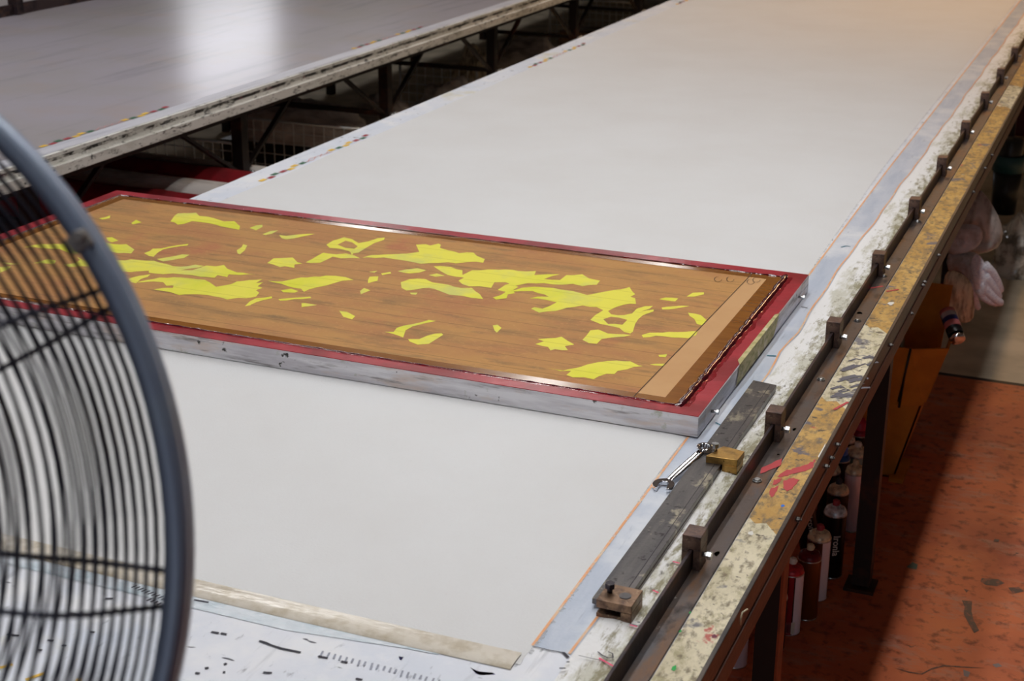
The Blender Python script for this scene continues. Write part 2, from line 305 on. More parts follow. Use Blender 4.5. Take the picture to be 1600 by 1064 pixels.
# ------------------------------------------------------------------ near printing table
NY0, NY1 = 1.12, 13.0
XL, XF = -2.205, -.4765           # left edge, rail flange
tbl = thing('printing_table', 'long white printing table carrying the white cloth and the red framed screen', 'table', (-1.3, NY0, FL))
MB().box(XL-.004, XL, NY0, NY1, -.05, -.001).build('edge_board', 'nearedge', tbl)
# pale strip between the orange lines, following the slightly wavy edge of the crusted paint
inner = [bp(*p) for p in [(832,1010),(990,798),(1072,688),(1150,583),(1387,266)]]
outer_px = [(890,1022),(945,950),(1095,745),(1177,615),(1208,575),(1224,546),(1245,523),(1264,488),(1293,446),(1340,382),(1425,266)]
outer = [bp(*p) for p in outer_px]
def interp(P, y):
    if y <= P[0].y: return P[0].x
    for a, b in zip(P, P[1:]):
        if y <= b.y: return a.x+(b.x-a.x)*(y-a.y)/(b.y-a.y)
    return P[-1].x
ys = [1.516+.06*k for k in range(190)]
def ribbon(mb, xa, xb, z, ys=ys, mi=0):
    vs = []; fs = []
    for i, y in enumerate(ys):
        vs += [(xa(y), y, z), (xb(y), y, z)]
        if i: fs.append((2*i-2, 2*i-1, 2*i+1, 2*i))
    return mb.add(vs, fs, mi)
ix = lambda y: interp(inner, y)
ox = lambda y: interp(outer, y) + (.002*math.sin(y*9)+.0015*math.sin(y*23) if y > 1.7 else 0)
ribbon(MB(), lambda y: ix(y), lambda y: ox(y)+.003, .0006).build('marker_strip', 'strip', tbl)
ribbon(ribbon(MB(), lambda y: ix(y)-.0022, lambda y: ix(y)+.0018, .0011), lambda y: ox(y)-.002, lambda y: ox(y)+.0016, .0011).build('guide_line', 'orange', tbl)
def crust():
    mb = MB(); vs = []; fs = []; n = 9; Y = [1.40+.02*k for k in range(560)]
    for i, y in enumerate(Y):
        a, b = ox(y)+.004, XF-.001
        for j in range(n):
            t = j/(n-1); x = a+(b-a)*t
            h = .0008 + .0035*math.sin(PI*min(1, t*1.3))*(.5+noise.noise(Vector((x*30, y*9, 0))))
            if y < 1.52: h *= .3
            vs.append((x, y, max(.0004, h)))
    for i in range(len(Y)-1):
        for j in range(n-1): fs.append((i*n+j, i*n+j+1, (i+1)*n+j+1, (i+1)*n+j))
    return mb.add(vs, fs, 0, True)
crust().build('paint_crust', 'crust', tbl)
MB().box(XF-.0025, XF+.0025, NY0, NY1, 0, .034).build('rail_flange', 'flange', tbl, bevel=.0008)
MB().box(XF+.0025, -.4445, NY0, NY1, 0, .004).build('rail_plate', 'steel', tbl, bevel=.0006)
wb = MB(); segs = [(NY0, 1), (1.93, 0), (2.43, 1), (2.84, 0), (5.2, 1), (5.6, 0), (NY1, None)]
def splash_path(pts, z): return [bp(x, y, z) for x, y in pts]
for (a, mi_), (b, _) in zip(segs, segs[1:]): wb.prism([(-.4425, a+(.03 if a > 1.2 else 0)), (-.43, a+(.012 if a > 1.2 else 0)), (-.415, a+(.02 if a > 1.2 else 0)), (-.393, a-(.01 if a > 1.2 else 0)), (-.393, b-(.01 if b < 12 else 0)), (-.415, b+(.02 if b < 12 else 0)), (-.43, b+(.012 if b < 12 else 0)), (-.4425, b+(.03 if b < 12 else 0))], 0, .0035, mi_)
MB().box(-.3925, -.386, NY0, NY1, -.030, .006).box(-.40, -.3925, NY0, NY1, -.006, 0).build('side_channel', 'sidesteel', tbl, bevel=.001)
MB().box(-.3885, -.3835, NY0, NY1, -.064, -.030).build('side_angle', 'sidelow', tbl, bevel=.001)
for px in [(1183,750),(1283,592),(1381,430),(1434,345),(1340,500)]:
    p = bp(px[0], px[1], .006)
    if abs(p.x+.455) > .02: p.x = -.452
    MB().cone((p.x, p.y, .004), (p.x, p.y, .0065), .0072, n=18).cone((p.x, p.y, .0065), (p.x, p.y, .0085), .0062, .0045, n=18).build('rail_bolt', 'bright', tbl)
for px in [(1301,716),(1293,729),(1249,812),(1313,665),(1395,520),(1446,436),(1443,446),(1425,490),(1468,396),(1522,300),(1540,262),(1551,240)]:
    p = onX(px[0], px[1], -.382); z = min(-.018, max(-.05, p.z))
    MB().cone((-.386, p.y, z), (-.381, p.y, z), .0042, n=6, smooth=False).cone((-.381, p.y, z), (-.378, p.y, z), .0022, n=10).build('side_bolt', 'dullbolt', tbl)
# strapping stub poking from the side angle
MB().tube([onX(1157,976,-.381), onX(1158,966,-.379), onX(1160,957,-.377), onX(1168,952,-.374)], .0012, n=6).build('wire_stub', 'cream', tbl)
LEGY = [2.235, 3.27, 5.40, 7.55, 9.7, 11.8]
for i, y in enumerate(LEGY):
    for x in ((-.462 if i < 2 else -.56), -2.12):
        l = MB().box(x-.019, x+.019, y-.004, y+.03, FL+.012, -.064).build('leg', 'leg', tbl)
        if x > -.5:
            MB().box(x+.019, x+.023, y-.006, y+.034, FL+.012, -.064).build('leg_side', 'leglit' if i == 0 else 'leg', l)  # right face of the leg; the near one is coloured as lit
        MB().box(x-.035, x+.035, y-.02, y+.05, FL, FL+.008).build('foot_plate', 'leg', l)
    MB().box(-2.12, -.46, y, y+.03, -.14, -.07).build('cross_beam', 'leg', tbl)
for x in (-.462, -2.12): MB().box(x-.015, x+.015, NY0+.1, NY1-.1, -.075, -.045).build('side_rail', 'leg', tbl)
# registration squares
def reg_marks(mb, x, y0, y1, w, z):
    seq = [1,0,2,0,1,1,2,3,3,3,3,1,2,1,1,0,2,0]; n = len(seq)
    for k, c in enumerate(seq):
        a = y0+(y1-y0)*(k+.1)/n; b = y0+(y1-y0)*(k+.9)/n; off = .006*math.sin(k*2.1)
        if c == 3:
            for t in (0, 1): mb.poly([(x+off-w/2, a), (x+off-w/2+.003, a), (x+off+w/2, b), (x+off+w/2-.003, b)] if t else [(x-w/2, b), (x-w/2+.003, b), (x+w/2, a), (x+w/2-.003, a)], z, 3)
        else: mb.poly([(x+off-w/2, a), (x+off+w/2, a), (x+off+w/2, b), (x+off-w/2, b)], z, c)
for y0 in (3.38, 5.27, 7.16, 9.05):
    mb = MB(); reg_marks(mb, -2.138 if y0 < 4 else -2.133, y0, y0+.63, .014, .0008)
    mb.build('registration_marks', ['mk_red', 'mk_yellow', 'mk_green', 'mk_pink'], tbl)
# hand drawn marks around the near right corner and near end
def stroke(mb, pxs, w, z, mi):
    P = [bp(x, y, z) for x, y in pxs]
    vs = []
    for i, p in enumerate(P):
        d = (P[min(i+1, len(P)-1)]-P[max(i-1, 0)]); d.z = 0; d.normalize(); a = Vector((-d.y, d.x, 0))
        ww = w*(.6+.4*math.sin(PI*(i+.5)/len(P)))
        vs += [p+a*ww/2, p-a*ww/2]
    mb.add(vs, [(2*i, 2*i+1, 2*i+3, 2*i+2) for i in range(len(P)-1)], mi)
mk = MB().box(XL, -.392, NY0, NY1, -.045, 0, 6)
stroke(mk, [(936,1028),(959,1041)], .003, .0046, 2)
stroke(mk, [(984,976),(996,979)], .003, .0046, 2)
stroke(mk, [(1020,922),(1029,926)], .003, .0046, 2); stroke(mk, [(1051,877),(1062,880)], .003, .0046, 2); stroke(mk, [(984,974),(998,978)], .0015, .0052, 0)
stroke(mk, [(832,1009),(860,1016),(880,1019)], .0016, .0016, 0)
stroke(mk, [(880,1019),(888,1027)], .0045, .0016, 0)
stroke(mk, [(904,1024),(926,1029),(937,1031)], .0012, .0052, 0)
stroke(mk, [(934,1018),(940,1023),(950,1028),(958,1027),(957,1021),(950,1018)], .0022, .0055, 0)
for px in [[(874,1044),(884,1044)], [(885,1034),(890,1034)], [(996,972),(1000,972)]]: stroke(mk, px, .003, .0052, 0)
stroke(mk, [(1118,660),(1126,664),(1127,669)], .004, .0014, 3); stroke(mk, [(1314,386),(1322,384),(1329,385)], .004, .0014, 3)
stroke(mk, [(1198,555),(1213,556)], .005, .0016, 3); stroke(mk, [(1252,479),(1262,481)], .0025, .0016, 0)
# blue arrow and dot beside the tape
mk.poly([bp(*p) for p in [(735,1043),(748,1049),(770,1051),(775,1054),(752,1055),(744,1053)]], .0012, 1)
mk.poly([bp(*p) for p in [(623,1025),(631,1027),(627,1032),(624,1030)]], .0012, 1)
for k in range(26):   # faded comb of tick marks along the near end
    x = 505+k*9.6+random.uniform(-1, 1); y = 1017+k*2.35
    if y < 1064: stroke(mk, [(x, y), (x-3.5, y+8+random.uniform(-2, 2))], .0028, .0009, 4)
for k in range(13):
    x = 205+k*5.2; y = 918+k*2.1; stroke(mk, [(x, y), (x+5, y-2), (x+9, y-3.5)], .003, .0009, 0)
    if k > 3: stroke(mk, [(x+4, y+12), (x+11, y+8.5)], .0032, .0009, 0)
for pts in [[(405,1001),(415,1004),(424,1008)], [(424,1008),(440,1013),(470,1019)], [(497,1025),(512,1028)], [(533,1033),(543,1035)], [(411,1050),(418,1051),(425,1051)], [(556,1060),(566,1062)], [(330,987),(342,989)], [(345,989),(354,991)],
            [(350,1038),(354,1036)], [(305,1051),(312,1052)], [(348,1050),(352,1050)], [(320,1044),(326,1043)], [(303,937),(326,941)], [(10,991),(30,993)], [(74,1000),(84,1001)], [(96,1008),(104,1009)], [(140,987),(148,988)], [(165,935),(176,935)], [(60,1015),(66,1016)]]:
    stroke(mk, pts, .0042, .0011, 0)
for pts in [[(0,1043),(20,1038)], [(40,1062),(70,1051)], [(118,1062),(128,1062)]]: stroke(mk, pts, .006, .0011, 5)
mk.build('tabletop', ['mk_black', 'mk_blue', 'mk_hot', 'mk_teal', M('faded grey ticks', (150,154,168), .6), 'mk_yellow', 'top'], tbl)
# paint splashes on the board
sp = wb
def blob(mb, px, rx, ry, mi, z=.0040):
    mi += 2
    p = bp(px[0], px[1], z); n = 12; s_ = random.random()*9
    mb.poly([(p.x+rx*math.cos(2*PI*k/n)*(1+.25*math.sin(k*2.3+s_)), p.y+ry*math.sin(2*PI*k/n)*(1+.25*math.sin(k*1.7+s_))) for k in range(n)], z, mi)
blob(sp, (1392,474), .0065, .010, 0); blob(sp, (1343,489), .005, .008, 0); blob(sp, (1223,790), .0025, .0045, 1); blob(sp, (1173,833), .004, .006, 0); blob(sp, (1053,1044), .0028, .006, 3); blob(sp, (1116,994), .003, .005, 4)
blob(sp, (1120,865), .004, .007, 5); blob(sp, (1063,986), .0015, .0035, 3); blob(sp, (1078,957), .0012, .003, 3); blob(sp, (1241,671), .003, .006, 5); blob(sp, (1216,710), .0018, .0035, 0)
def ragged(pts, z, mi_, amp=1.6):
    P = []
    for k in range(len(pts)):
        a, b = pts[k], pts[(k+1) % len(pts)]; n_ = max(1, int(math.hypot(b[0]-a[0], b[1]-a[1])/3))
        P += [(a[0]+(b[0]-a[0])*t/n_+random.uniform(-amp, amp), a[1]+(b[1]-a[1])*t/n_+random.uniform(-amp, amp)*.7) for t in range(n_)]
    sp.poly([bp(x, y, z) for x, y in P], z, mi_)
ragged([(1214,744),(1226,735),(1250,730),(1275,718),(1270,730),(1252,738),(1236,742),(1218,746)], .0040, 4)
ragged([(1224,752),(1240,746),(1249,750),(1240,760),(1230,768),(1224,762)], .0041, 4); ragged([(1201,772),(1206,762),(1216,759),(1212,770),(1205,777)], .0041, 4); ragged([(1210,750),(1222,746),(1220,752),(1208,758)], .0041, 4)
ragged([(1190,731),(1222,716),(1220,727),(1188,740)], .0048, 4, .8)
sp.poly([bp(*p, .0046) for p in [(1278,713),(1290,692),(1287,708),(1280,716)]], .0041, 2)
for px in [[(1360,450),(1380,447)], [(1385,455),(1404,452)], [(1303,640),(1325,628)]]: stroke(sp, px, .006, .0043, 4)
for k in range(22):
    x = 1300+random.uniform(-8, 30); y = 620-random.uniform(0, 65); x += (640-y)*.5
    if 1290 < x < 1370: stroke(sp, [(x-12, y+4), (x, y), (x+random.uniform(4, 14), y+random.uniform(-4, 5))], random.uniform(.004, .012), .0041+k*1e-5, 8)
sp.build('walk_board', ['wood', 'woodcream', 'white', flat('cobalt splash', (30,110,210)), flat('red splash', (186,60,66)), flat('green splash', (40,170,80)), flat('plum splash', (110,36,60)), flat('olive splash', (160,156,70)), flat('slate brush strokes', (96,94,104))], tbl)

# ------------------------------------------------------------------ stop blocks on the rail
blk_y = [bp(x, y, .054).y for x, y in [(1085,830),(1215,640),(1305,500),(1378,395),(1432,310),(1474,245),(1512,190),(1545,145),(1573,108),(1597,75)]]
names = ['nearest rail stop block, in front of the brass clamp, with a zinc set screw',
 'rail stop block right of the flat steel bar end, second from the camera', 'rail stop block level with the right far corner of the red screen frame',
 'rail stop block just beyond the red screen frame, fourth from the camera', 'fifth rail stop block, opposite the white cotton gloves',
 'sixth rail stop block, opposite the crumpled clear plastic', 'seventh rail stop block, level with the teal and black bucket',
 'eighth rail stop block along the rail, third from the far end in view', 'ninth rail stop block, last but one before the frame edge', 'farthest rail stop block at the right frame edge']
def make_block(y):
    x = XF; r = thing('rail_stop_block', names[0], 'rail stop', (x, y, 0), 'stop blocks clamped along the table rail')
    b = MB().box(x-.0125, x-.0035, y-.017, y+.017, .012, .0345).box(x+.0035, x+.0135, y-.017, y+.017, .0045, .0345).box(x-.0125, x+.0135, y-.017, y+.017, .0345, .055)
    b.build('block_body', 'block', r, bevel=.0007)
    MB().cone((x+.0135, y-.004, .024), (x+.020, y-.004, .024), .0035, n=12).cone((x+.019, y-.004, .024), (x+.026, y-.004, .024), .0062, n=6, smooth=False).build('set_screw', 'bright', r)
    return r
b0 = make_block(blk_y[0])
for i, y in enumerate(blk_y):
    b = b0 if i == 0 else copy_tree(b0)
    b.location.y = y; b['label'] = names[i]

# ------------------------------------------------------------------ flat guide bar with its two clamps
gb = thing('guide_bar', 'worn flat steel bar with two brass clamps lying beside the table rail', 'steel bar', (-.545, 1.63, 0))
MB().prism([(-.566, 1.632), (-.523, 1.622), (-.521, 2.455), (-.564, 2.462)], .0065, .0145).box(-.5295, -.5215, 1.66, 2.455, .0005, .0065).build('bar', 'bar', gb, bevel=.0006)
MB().box(-.5315, -.5305, 1.672, 2.45, .0145, .0149).build('scribed_groove', 'darkbolt', gb)
c1 = MB().box(-.5535, -.506, 1.612, 1.658, .0145, .026).box(-.5205, -.506, 1.612, 1.658, .0005, .0145).box(-.5535, -.5205, 1.613, 1.657, .0005, .0065).build('clamp_block', 'bronze', gb, bevel=.0008)
c1['label'] = 'dull brown clamp block with a black bolt'
MB().cone((-.5435, 1.636, .026), (-.5435, 1.636, .033), .0035, n=12).cone((-.5435, 1.636, .0325), (-.5435, 1.636, .0395), .0068, n=6, smooth=False).build('clamp_bolt', 'darkbolt', c1)
MB().cone((-.522, 1.634, .026), (-.522, 1.634, .0268), .008, n=18).build('pressed_disc', 'bar', c1)
c2 = MB().prism([(-.546, 2.093), (-.497, 2.096), (-.495, 2.133), (-.531, 2.140)], .0145, .026).box(-.5205, -.4965, 2.094, 2.134, .003, .0145).build('clamp_block', 'brass', gb, bevel=.0008)
c2['label'] = 'bright brass clamp block'
MB().cone((-.5385, 2.118, .026), (-.5385, 2.118, .033), .0032, n=12).cone((-.5385, 2.118, .032), (-.5385, 2.118, .038), .0058, n=6, smooth=False).build('clamp_bolt', 'bright', c2)

# ------------------------------------------------------------------ combination spanner
def wrench():
    L = .132
    r = thing('combination_wrench', 'chrome combination spanner leaning on the flat steel bar', 'wrench', (-.5862, 2.006, .0035))
    # shaft (built along +Y at the origin, then turned by the empty)
    mb = MB(); ring = []
    secs = [(0.010, .0066, .0024), (.022, .0052, .0028), (.04, .0060, .0032), (.08, .0062, .0032), (.108, .0056, .0030), (L-.008, .0050, .0024)]
    n = 14; vs = []
    for y, w, h in secs:
        for k in range(n):
            a = 2*PI*k/n; cx = math.copysign(abs(math.cos(a))**.6, math.cos(a)); sz = math.copysign(abs(math.sin(a))**.6, math.sin(a))
            if abs(math.cos(a)) < .3: sz *= .62
            vs.append((w*cx, y, .003+h*sz))
    fs = [(i*n+k, i*n+(k+1) % n, (i+1)*n+(k+1) % n, (i+1)*n+k) for i in range(len(secs)-1) for k in range(n)]+[tuple(range(n))[::-1], tuple((len(secs)-1)*n+k for k in range(n))]
    mb.add(vs, fs, 0, True); mb.build('shaft', 'chrome', r, org=(0,0,0))
    # open jaw
    mb = MB(); o = []; R = .0168; g = .0072
    for k in range(25):
        a = math.radians(-118+15)+math.radians(0)  # jaw opening is towards -Y, turned 15 degrees
        t = math.radians(-62)+math.radians(304)*k/24
        o.append((R*math.cos(t+.26)*(1 if True else 1), R*.98*math.sin(t+.26)))
    # inner slot, from last outer point back to the first
    ax = Vector((math.cos(-PI/2+.26), math.sin(-PI/2+.26))); px_ = Vector((-ax.y, ax.x))
    tip = .0135; dep = -.0035
    inn = [ax*tip-px_*g, ax*dep-px_*g*.95, ax*(dep-.0035)-px_*g*.5, ax*(dep-.0035)+px_*g*.5, ax*dep+px_*g*.95, ax*tip+px_*g]
    P = [Vector(q) for q in o]
    if (P[-1]-inn[0]).length > (P[-1]-inn[-1]).length: inn = inn[::-1]
    pts = [tuple(q) for q in P+inn]
    mb.prism(pts, -.0006, .0060); mb.build('open_jaw', 'chrome', r, org=(0,0,0), bevel=.0008)
    # ring end with twelve points inside
    mb = MB(); n = 48; Ro = .0124; vs = []
    for z in (-.0006, .0068):
        for k in range(n):
            a = 2*PI*k/n; vs.append((Ro*math.cos(a), L+Ro*math.sin(a), z))
        for k in range(n):
            a = 2*PI*k/n; ri = .0080+.0006*math.cos(12*a); vs.append((ri*math.cos(a), L+ri*math.sin(a), z))
    fs = []
    for k in range(n):
        j = (k+1) % n
        fs += [(2*n+k, 2*n+j, 3*n+j, 3*n+k), (j, k, n+k, n+j), (k, j, 2*n+j, 2*n+k), (n+j, n+k, 3*n+k, 3*n+j)]
    mb.add(vs, fs); mb.build('ring_end', 'chrome', r, org=(0,0,0), bevel=.0007)
    d = Vector((-.5606+.5862, 2.131-2.006, .0125)); 
    r.rotation_euler = (math.atan2(d.z, math.hypot(d.x, d.y)), 0, math.atan2(-d.x, d.y))
    return r
wrench()

# ------------------------------------------------------------------ white cloth
def cloth():
    redge = [bp(*p) for p in [(835,1010),(1000,780),(1265,425),(1380,262)]]
    Y = [1.470+.012*k for k in range(950)]; mb = MB(); vs = []; fs = []
    cols = [0, .02, .1, .3, .5, .7, .9, .98, 1]; n = len(cols)
    for y in Y:
        xr = interp(redge, y)+.0015*noise.noise(Vector((y*60, 0, 0)))+.003*noise.noise(Vector((y*7, 3, 0)))
        xl = -2.118+.004*noise.noise(Vector((y*3, 9, 0)))
        for t in cols:
            x = xl+(xr-xl)*t; z = .0022+.0005*noise.noise(Vector((x*2, y*2, 1)))
            if t in (0, 1): z = .0007
            vs.append((x, y, z))
    for i in range(len(Y)-1):
        for j in range(n-1): fs.append((i*n+j, i*n+j+1, (i+1)*n+j+1, (i+1)*n+j))
    mb.add(vs, fs, 0, True)
    o = mb.build('cloth_length', 'canvas', None, org=(-1.3, 1.47, .0022)); tag(o, 'long plain white cloth stretched flat along the printing table', 'cloth')
    fr = MB()   # selvedge threads
    for k in range(420):
        y = 1.5+random.random()**1.6*4.2; x = interp(redge, y); l = random.uniform(.002, .006)
        fr.bar((x-.001, y, .0012), (x+l, y+random.uniform(-.004, .004), .0011), .0004, .0003)
    fr.build('frayed_threads', 'canvas', o)['kind'] = 'stuff'
    return o
cloth()
tp = MB(); ta = [(x, 1.493-.003*math.sin((x+1.3)*4)) for x in [-2.1+.1*k for k in range(15)]]
n = len(ta); vs = []
for x, y in ta+[(-.606, 1.492)]: vs += [(x, y, .0033), (x, y-.018, .0035), (x, y-.036, .0022), (x, y-.037, .0009)]
n = len(vs)//4; tp.add(vs, [(4*i+j+1, 4*i+5+j, 4*i+4+j, 4*i+j)[::-1] if False else (4*i+j, 4*i+j+1, 4*i+5+j, 4*i+4+j) for i in range(n-1) for j in range(3)], 0, True)
tag(tp.build('packing_tape', 'tape', None, org=(-1.3, 1.47, .002)), 'glossy clear brown tape along the near end of the white cloth', 'tape')
tp2 = MB(); vs = []
for x in [-2.1+.1*k for k in range(13)]+[-.86, -.80, -.74, -.70]: vs += [(x, 1.4545, .0008), (x, 1.4545-(.026 if x < -.9 else .026*max(.1, (-.70-x)/.2)), .0008)]
tp2.add(vs, [(2*i, 2*i+1, 2*i+3, 2*i+2) for i in range(len(vs)//2-1)], 0, True)
tag(tp2.build('clear_tape', 'cleartape', None, org=(-1.3, 1.45, .001)), 'clear shiny tape on the bare table just in front of the brown tape', 'tape')

# ------------------------------------------------------------------ silk screen
SX0, SX1, SY0, SY1, SZ = -2.333, -.5905, 2.205, 3.030, .040
scr = thing('printing_screen', 'silk screen in a red lacquered aluminium frame with yellow pattern on brown mesh', 'printing screen', ((SX0+SX1)/2, (SY0+SY1)/2, .003))
W = .040
MB().box(SX0, SX1, SY0, SY0+W, .003, SZ-.0012).box(SX0, SX1, SY1-W, SY1, .003, SZ-.0012).box(SX0, SX0+W, SY0+W, SY1-W, .003, SZ-.0012).box(SX1-W, SX1, SY0+W, SY1-W, .003, SZ-.0012).build('frame', 'alu', scr, bevel=.0015)
def ringpoly(mb, x0, x1, y0, y1, w, z0, z1, ww=None, mi=0):
    wl, wr, wn, wf = ww or (w, w, w, w)
    o = [(x0,y0),(x1,y0),(x1,y1),(x0,y1)]; i = [(x0+wl,y0+wn),(x1-wr,y0+wn),(x1-wr,y1-wf),(x0+wl,y1-wf)]
    vs = [(x,y,z1) for x,y in o]+[(x,y,z1) for x,y in i]+[(x,y,z0) for x,y in o]+[(x,y,z0) for x,y in i]
    fs = []
    for k in range(4):
        j = (k+1) % 4; fs += [(k, j, 4+j, 4+k), (8+j, 8+k, 12+k, 12+j), (8+k, 8+j, j, k), (4+k, 4+j, 12+j, 12+k)]
    mb.add(vs, fs, mi); return mb
ringpoly(MB(), SX0+.001, SX1-.001, SY0+.001, SY1-.001, .036, SZ-.0012, SZ, (.034, .038, .031, .034)).build('red_border', 'red', scr)
bx0, bx1, by0, by1 = SX0+.036, SX1-.041, SY0+.034, SY1-.037
path = []
def side(a, b, n):
    for k in range(n):
        t = k/n; x = a[0]+(b[0]-a[0])*t; y = a[1]+(b[1]-a[1])*t
        w = .0016*noise.noise(Vector((x*40, y*40, 0))); path.append((x+w, y+w*.6, SZ+.0006+.0010*noise.noise(Vector((x*60, y*60, 4)))))
side((bx0,by0),(bx1,by0),150); side((bx1,by0),(bx1,by1),80); side((bx1,by1),(bx0,by1),150); side((bx0,by1),(bx0,by0),80)
rad = []
for p in path:
    base = .0078 if abs(p[0]-bx1) < .005 else (.0036 if abs(p[1]-by0) < .005 else .0034)
    rad.append(base*(1+.3*noise.noise(Vector((p[0]*55, p[1]*55, 9)))))
MB().tube([(p[0], p[1], p[2]-.0028) for p in path], rad, n=10, closed=True).build('glue_bead', 'bead', scr)
wet = MB(); vs = []; yy = [by0+(by1-by0)*k/90 for k in range(91)]
for y in yy: vs += [(bx1, y, SZ+.0003), (bx1+.015+.007*noise.noise(Vector((y*22, 5, 0)))+.003*noise.noise(Vector((y*80, 5, 0))), y, SZ+.0003)]
wet.add(vs, [(2*k, 2*k+1, 2*k+3, 2*k+2) for k in range(90)], 0, True)
vs = []; xx = [bx0+(bx1-bx0)*k/200 for k in range(201)]
for x in xx: vs += [(x, by0, SZ+.0003), (x, by0-.006-.004*noise.noise(Vector((x*22, 1, 0))), SZ+.0003)]
wet.add(vs, [(2*k, 2*k+1, 2*k+3, 2*k+2)[::-1] for k in range(200)], 0, True)
wet.build('wet_lacquer', M('wet red lacquer', (136,14,28), .15, layers=[dict(color=(170,30,44), scale=40, lo=.5, hi=.7)], bump=.3, bscale=90, coat=1, coat_rough=.06), scr)
mz = SZ-.0006
ringpoly(MB(), bx0, bx1, by0, by1, .03, mz-.0016, mz, (.03, .034, .026, .026)).build('emulsion_border', 'emul_dark', scr)
mx0, mx1, my0, my1 = bx0+.03, bx1-.034, by0+.026, by1-.026
ms = MB()
ln, lf = bp(993,617,mz), bp(1172,431,mz)
def lx(y): return ln.x+(lf.x-ln.x)*(y-ln.y)/(lf.y-ln.y)
ms.poly([(mx0,my0),(lx(my0),my0),(lx(my1),my1),(mx0,my1)], mz-.0004, 0)
ms.poly([(lx(my0),my0),(mx1,my0),(mx1,my1),(lx(my1),my1)], mz-.0004, 1)
ms.poly([(lx(my0-.02)-.001,my0-.02),(lx(my0-.02)+.0006,my0-.02),(lx(my1+.02)+.0006,my1+.02),(lx(my1+.02)-.001,my1+.02)], mz+.0004, 3)
OR = {'A': (0,266), 'B': (400,266), 'C': (800,266), 'D': (800,532)}
def art(tile, pts, mi=2, z=mz-.0001):
    ox_, oy_ = OR[tile]; P = []
    raw = [(ox_+x/4, oy_+y/4) for x, y in pts]
    m = len(raw)
    for i in range(m):        # ragged torn-looking edge between the traced corners
        a, b = raw[i], raw[(i+1) % m]; P.append(a); L_ = math.hypot(b[0]-a[0], b[1]-a[1])
        k = int(L_/9)
        for j in range(1, k):
            t = j/k; nn = random.uniform(-1, 1)*.9
            P.append((a[0]+(b[0]-a[0])*t-(b[1]-a[1])/L_*nn, a[1]+(b[1]-a[1])*t+(b[0]-a[0])/L_*nn))
    ms.poly([bp(x, y, z) for x, y in P], z, mi)
A = [
[(620,300),(690,282),(685,300),(640,308)], [(820,330),(850,310),(885,325),(860,332),(830,338)],
[(1065,320),(1090,285),(1110,270),(1225,265),(1245,285),(1300,290),(1340,300),(1400,320),(1465,318),(1500,350),(1495,372),(1440,362),(1380,350),(1350,340),(1300,330),(1265,325),(1200,318),(1150,335),(1110,340),(1090,325)],
[(665,420),(700,418),(740,440),(700,450),(670,440)], [(600,440),(700,460),(790,462),(840,495),(820,520),(740,518),(650,500)],
[(900,518),(935,505),(955,490),(1010,488),(1100,470),(1180,460),(1170,470),(1090,480),(1020,495),(985,515),(960,540),(930,535)],
[(980,555),(1040,545),(1100,535),(1140,525),(1185,528),(1150,548),(1080,560),(1020,570)],
[(700,560),(860,560),(960,565),(1040,585),(1085,600),(1170,600),(1220,590),(1275,598),(1240,608),(1180,615),(1130,625),(1200,625),(1290,595),(1350,600),(1400,592),(1420,615),(1480,638),(1600,650),(1500,655),(1430,650),(1420,668),(1360,655),(1340,672),(1250,665),(1150,652),(1080,645),(1020,650),(930,640),(930,628),(860,632),(740,635)],
[(800,680),(870,660),(940,650),(925,665),(880,680),(850,705),(820,700)],
[(850,700),(920,685),(1000,670),(1090,668),(1180,675),(1280,685),(1310,700),(1350,728),(1450,710),(1480,695),(1600,685),(1640,680),(1600,705),(1645,700),(1610,725),(1640,735),(1600,750),(1620,765),(1600,790),(1540,800),(1490,797),(1420,808),(1380,795),(1300,780),(1230,775),(1120,780),(1060,760),(1020,755),(960,745),(1020,735),(1080,735),(1085,720),(1040,722),(1020,700),(960,695)],
[(1530,850),(1560,820),(1600,800),(1700,788),(1700,800),(1600,825),(1560,845)], [(1480,500),(1510,480),(1520,462),(1545,470),(1530,500),(1500,525),(1485,520)],
[(1560,360),(1600,345),(1640,340),(1640,355),(1600,375)],
[(150,480),(220,465),(330,460),(430,455),(480,490),(490,520),(430,515),(380,495),(300,490),(220,482)], [(210,580),(300,555),(350,565),(340,585),(260,582)], [(0,605),(70,600),(50,620),(0,640)],
[(400,590),(470,580),(500,560),(480,540),(520,560),(600,600),(630,650),(600,640),(560,600),(500,600),(430,605)], [(0,575),(60,580),(130,585),(60,590)]]
